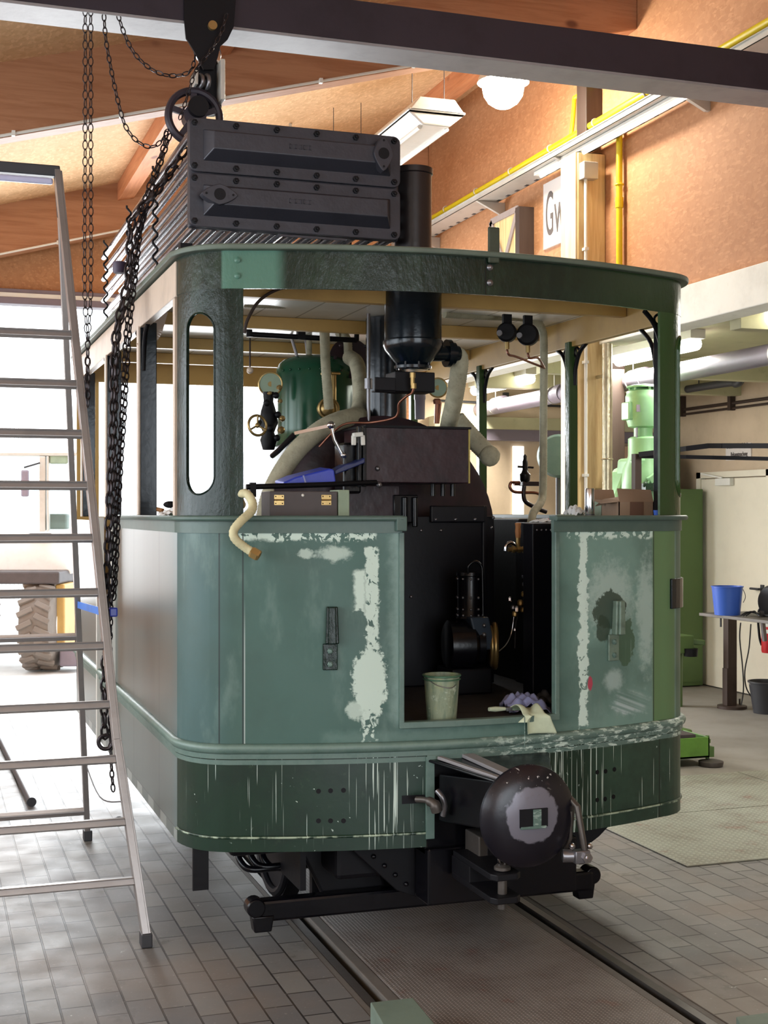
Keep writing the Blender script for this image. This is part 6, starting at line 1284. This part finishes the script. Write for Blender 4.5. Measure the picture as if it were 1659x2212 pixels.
# cables on the table and down to the floor
m = MB(); [m.tube(smooth_path([at(1600+i*6, 1330, z=tz+.035), at(1615+i*7, 1322-i, z=tz+.06), at(1640, 1326+i*2, z=tz+.04), at(1660, 1330-i*2, z=tz+.04), at(1690, 1330, z=tz+.04)], 6), .006, 6) for i in range(3)]; tag(m.o('cable_coil', M['darkp'], smooth=50), 'tangle of dark cable lying on the work table beside the blue bucket', 'cable')
for (l, lab) in ((((1600, 1345), (1598, 1380), (1604, 1440), (1606, 1490), (1600, 1520)), 'left dark cable hanging from the work table to the floor'), (((1622, 1348), (1618, 1400), (1609, 1450), (1612, 1485), (1625, 1508)), 'right dark cable hanging from the work table down behind the black bucket')):
    m = MB(); yc = lg_.y-.05; m.tube(smooth_path([at(u, v, y=yc-.0) if v < 1510 else Vector((at(u, v, y=yc).x, yc, .008)) for u, v in l], 6), .006, 6); tag(m.o('power_cable', M['darkp'], smooth=50), lab, 'cable')
# bench grinder at the frame edge, black bucket, fire extinguisher
q = at(1668, 1300, z=tz+.14); bgx = thing('bench_grinder', q, 'dark bench grinder at the right frame edge on the work table', 'grinder')
m = MB(); m.lathe(q+Vector((-.05, -.02, 0)), [(.001, 0), (.12, 0), (.14, .03), (.14, .09), (.12, .12), (.001, .12)], (1, .2, 0), 32); m.o('guard', M['darkp'], bgx, smooth=40)
m = MB(); m.box(q+Vector((-.02, -.07, -.112)), q+Vector((.25, .07, -.03))); m.cyl(q+Vector((0, 0, 0)), q+Vector((.35, .05, 0)), .07); m.o('motor', M['darkp'], bgx, smooth=40)
m = MB(); m.bar(at(1645, 1320, d=11.2), at(1652, 1385, d=11.2), .03, .03); m.o('support_arm', M['steel'], bgx)
q = gnd(1655, 1540); bk2 = thing('black_bucket', q, 'black rubber bucket with wire handle on the floor at the right frame edge', 'bucket'); d2 = proj(q)[1]
m = MB(); rb, rt, h2 = 27/F*d2, 37/F*d2, 66/F*d2; m.lathe(q, [(.001, .001), (rb, .001), (rt, h2), (rt+.008, h2), (rt+.008, h2+.012), (rt-.006, h2+.012), (rb-.005, .01), (.001, .01)], seg=40, cap=False); m.o('body', M['darkp'], bk2, smooth=40)
m = MB(); m.tube(smooth_path([q-rgt*rt+Vector((0, 0, h2)), q-rgt*(rt*.8)+Vector((0, -rt*.5, h2*.65)), q+Vector((0, -rt*1.02, h2*.48)), q+rgt*(rt*.8)+Vector((0, -rt*.5, h2*.65)), q+rgt*rt+Vector((0, 0, h2))], 6), .005, 6); m.o('handle', M['galv'], bk2, smooth=50)
q = at(1664, 1372, x=AX-.18); fe = thing('fire_extinguisher', q, 'red fire extinguisher on the side bay wall under the grinder at the frame edge', 'fire extinguisher')
m = MB(); m.lathe(q+Vector((0, 0, -.16)), [(.001, 0), (.075, 0), (.08, .02), (.08, .36), (.05, .41), (.02, .43), (.001, .43)], seg=28); m.o('cylinder', M['red'], fe, smooth=40)
m = MB(); m.lathe(q+Vector((0, 0, .02)), [(.0815, 0), (.0815, .035)], seg=28); m.lathe(q+Vector((0, 0, .08)), [(.0815, 0), (.0815, .03)], seg=28); m.o('label_band', M['white'], fe, smooth=40)
m = MB(); m.box((q.x+.06, q.y-.05, q.z-.05), (AX-.001, q.y+.05, q.z+.1)); m.tube(smooth_path([q+Vector((0, 0, .27)), q+Vector((-.06, .09, .22)), q+Vector((-.05, .1, 0)), q+Vector((-.03, .09, -.1))], 5), .012, 8); m.o('hose', M['blackm'], fe, smooth=40)
# white round fan on the column side
q = at(1207, 985, y=9.4); m = MB(); m.lathe(q, [(.001, -.04), (.15, -.04), (.17, 0), (.15, .05), (.001, .06)], (-.6, -1, 0), 32)
wf = tag(m.o('round_lamp', M['mould'], smooth=40), 'round pale green work lamp seen behind the inner right post', 'work lamp')
m = MB(); m.cyl((q.x+.02, 9.45, 0), (q.x+.02, 9.45, q.z-.1), .02); m.lathe((q.x+.02, 9.45, 0), [(.2, 0), (.2, .02)], seg=24); m.o('stand', M['darkp'], wf, smooth=40)

# ================================================================ OUTSIDE: WHEEL LOADER, RAILING
gt = lambda u, v, d: at(u, v, d=d)
TD = 14.6; wl = thing('wheel_loader', at(110, 1300, d=15.2)*1, 'wheel loader with a glazed cab parked outside the gate, facing the hall', 'wheel loader'); wl.location.z = 0
tc = at(95, 1352, d=TD+.2); rT_ = .50; fw = Vector((SA, CA, 0)); rg_ = Vector((CA, -SA, 0))
tc = Vector((at(95, 1352, d=TD+.35).x, at(95, 1352, d=TD+.35).y, rT_+.0))
def wheel(cn, lab):
    m = MB(); m.lathe(cn-rg_*.18, [(.18, 0), (.40, -.0), (.47, .02), (.485, .06), (.485, .30), (.47, .34), (.40, .36), (.18, .36)], rg_, 40); o = m.o('tyre', M['rubber'], wl, smooth=40)
    m = MB(); q_ = rg_
    for i in range(22):
        t = 2*math.pi*i/22
        for s_ in (-1, 1):
            a0 = t+(0 if s_ > 0 else math.pi/22); P0 = cn+(fw*math.cos(a0)+Vector((0, 0, 1))*math.sin(a0))*.485+q_*s_*.015; a1 = a0+.16; P1 = cn+(fw*math.cos(a1)+Vector((0, 0, 1))*math.sin(a1))*.485+q_*s_*.175
            m.bar(P0, P1, .06, .05, up=tuple((P0-cn).normalized()))
    m.o('tread_lugs', M['rubber'], o, bevel=.008)
    m = MB(); m.lathe(cn-rg_*.185, [(.18, 0), (.19, .02), (.19, .35), (.18, .37)], rg_, 24); m.o('rim', M['offwhite'], o, smooth=40)
wheel(tc, 'l'); wheel(tc-rg_*1.35, 'r'); wheel(tc+fw*1.9, 'l'); wheel(tc+fw*1.9-rg_*1.35, 'r')
def wbx(u0, v0, u1, v1, d, dep, nm, mt, bev=.02):
    a, b = at(u0, v0, d=d), at(u1, v1, d=d); m = MB(); m.prism([a, Vector((b.x, b.y, a.z)), b, Vector((a.x, a.y, b.z))], fw*dep); return m.o(nm, M[mt], wl, bevel=bev)
wbx(-130, 1235, 128, 1262, TD+.1, 1.0, 'mudguard', 'lbrown'); wbx(-110, 1150, 160, 1240, TD+.55, 2.2, 'bonnet', 'offwhite', .05)
wbx(118, 1262, 140, 1400, TD+.2, .5, 'side_tank', 'ochre'); wbx(128, 1405, 168, 1440, TD+.1, .4, 'step', 'greypipe')
cbp = wbx(-60, 975, 200, 985, TD+1.0, 1.3, 'cab_roof', 'galv')
for u in (-55, 84, 100, 190): wbx(u, 985, u+(14 if u != 100 else 5), 1150, TD+1.0, .08, 'cab_pillar', 'galv', .01)
wbx(-60, 1145, 200, 1160, TD+1.0, 1.3, 'cab_sill', 'offwhite')
wbx(106, 982, 146, 1002, TD+1.02, .05, 'sun_blind', 'sagewood')
glm = Mt('tinted_glass', c(214, 236, 232), .05); glm.b.inputs['Transmission Weight'].default_value = .85; glm.b.inputs['Alpha'].default_value = .35
M['glass'] = glm.m; wbx(104, 1002, 190, 1145, TD+1.04, .012, 'cab_window', 'glass', 0); wbx(-42, 985, 84, 1145, TD+1.04, .012, 'cab_window', 'glass', 0)
wbx(44, 1015, 61, 1073, TD+.8, .06, 'mirror', 'greypipe'); m = MB(); m.bar(at(52, 1010, d=TD+.85), at(86, 1000, d=TD+.95), .02); m.o('mirror_arm', M['darkp'], wl)
wbx(98, 1110, 145, 1143, TD+1.3, .3, 'steering_console', 'mould'); wbx(60, 1152, 112, 1166, TD+.5, .05, 'headlamp_guard', 'darkp')
rl_ = thing('railing', at(20, 860, d=22), 'faint grey railing on the bank outside the gate, upper left', 'railing')
m = MB()
for v in (868, 892, 916): m.cyl(at(-60, v, d=22), at(58, v-2, d=22), .008, seg=6)
m.o('rails', M['galv'], rl_); 
for u in range(-50, 60, 9):
    m = MB(); m.cyl(at(u, 862, d=22), (at(u, 862, d=22).x, at(u, 862, d=22).y, 0), .006, seg=6); m.o('baluster', M['galv'], rl_)
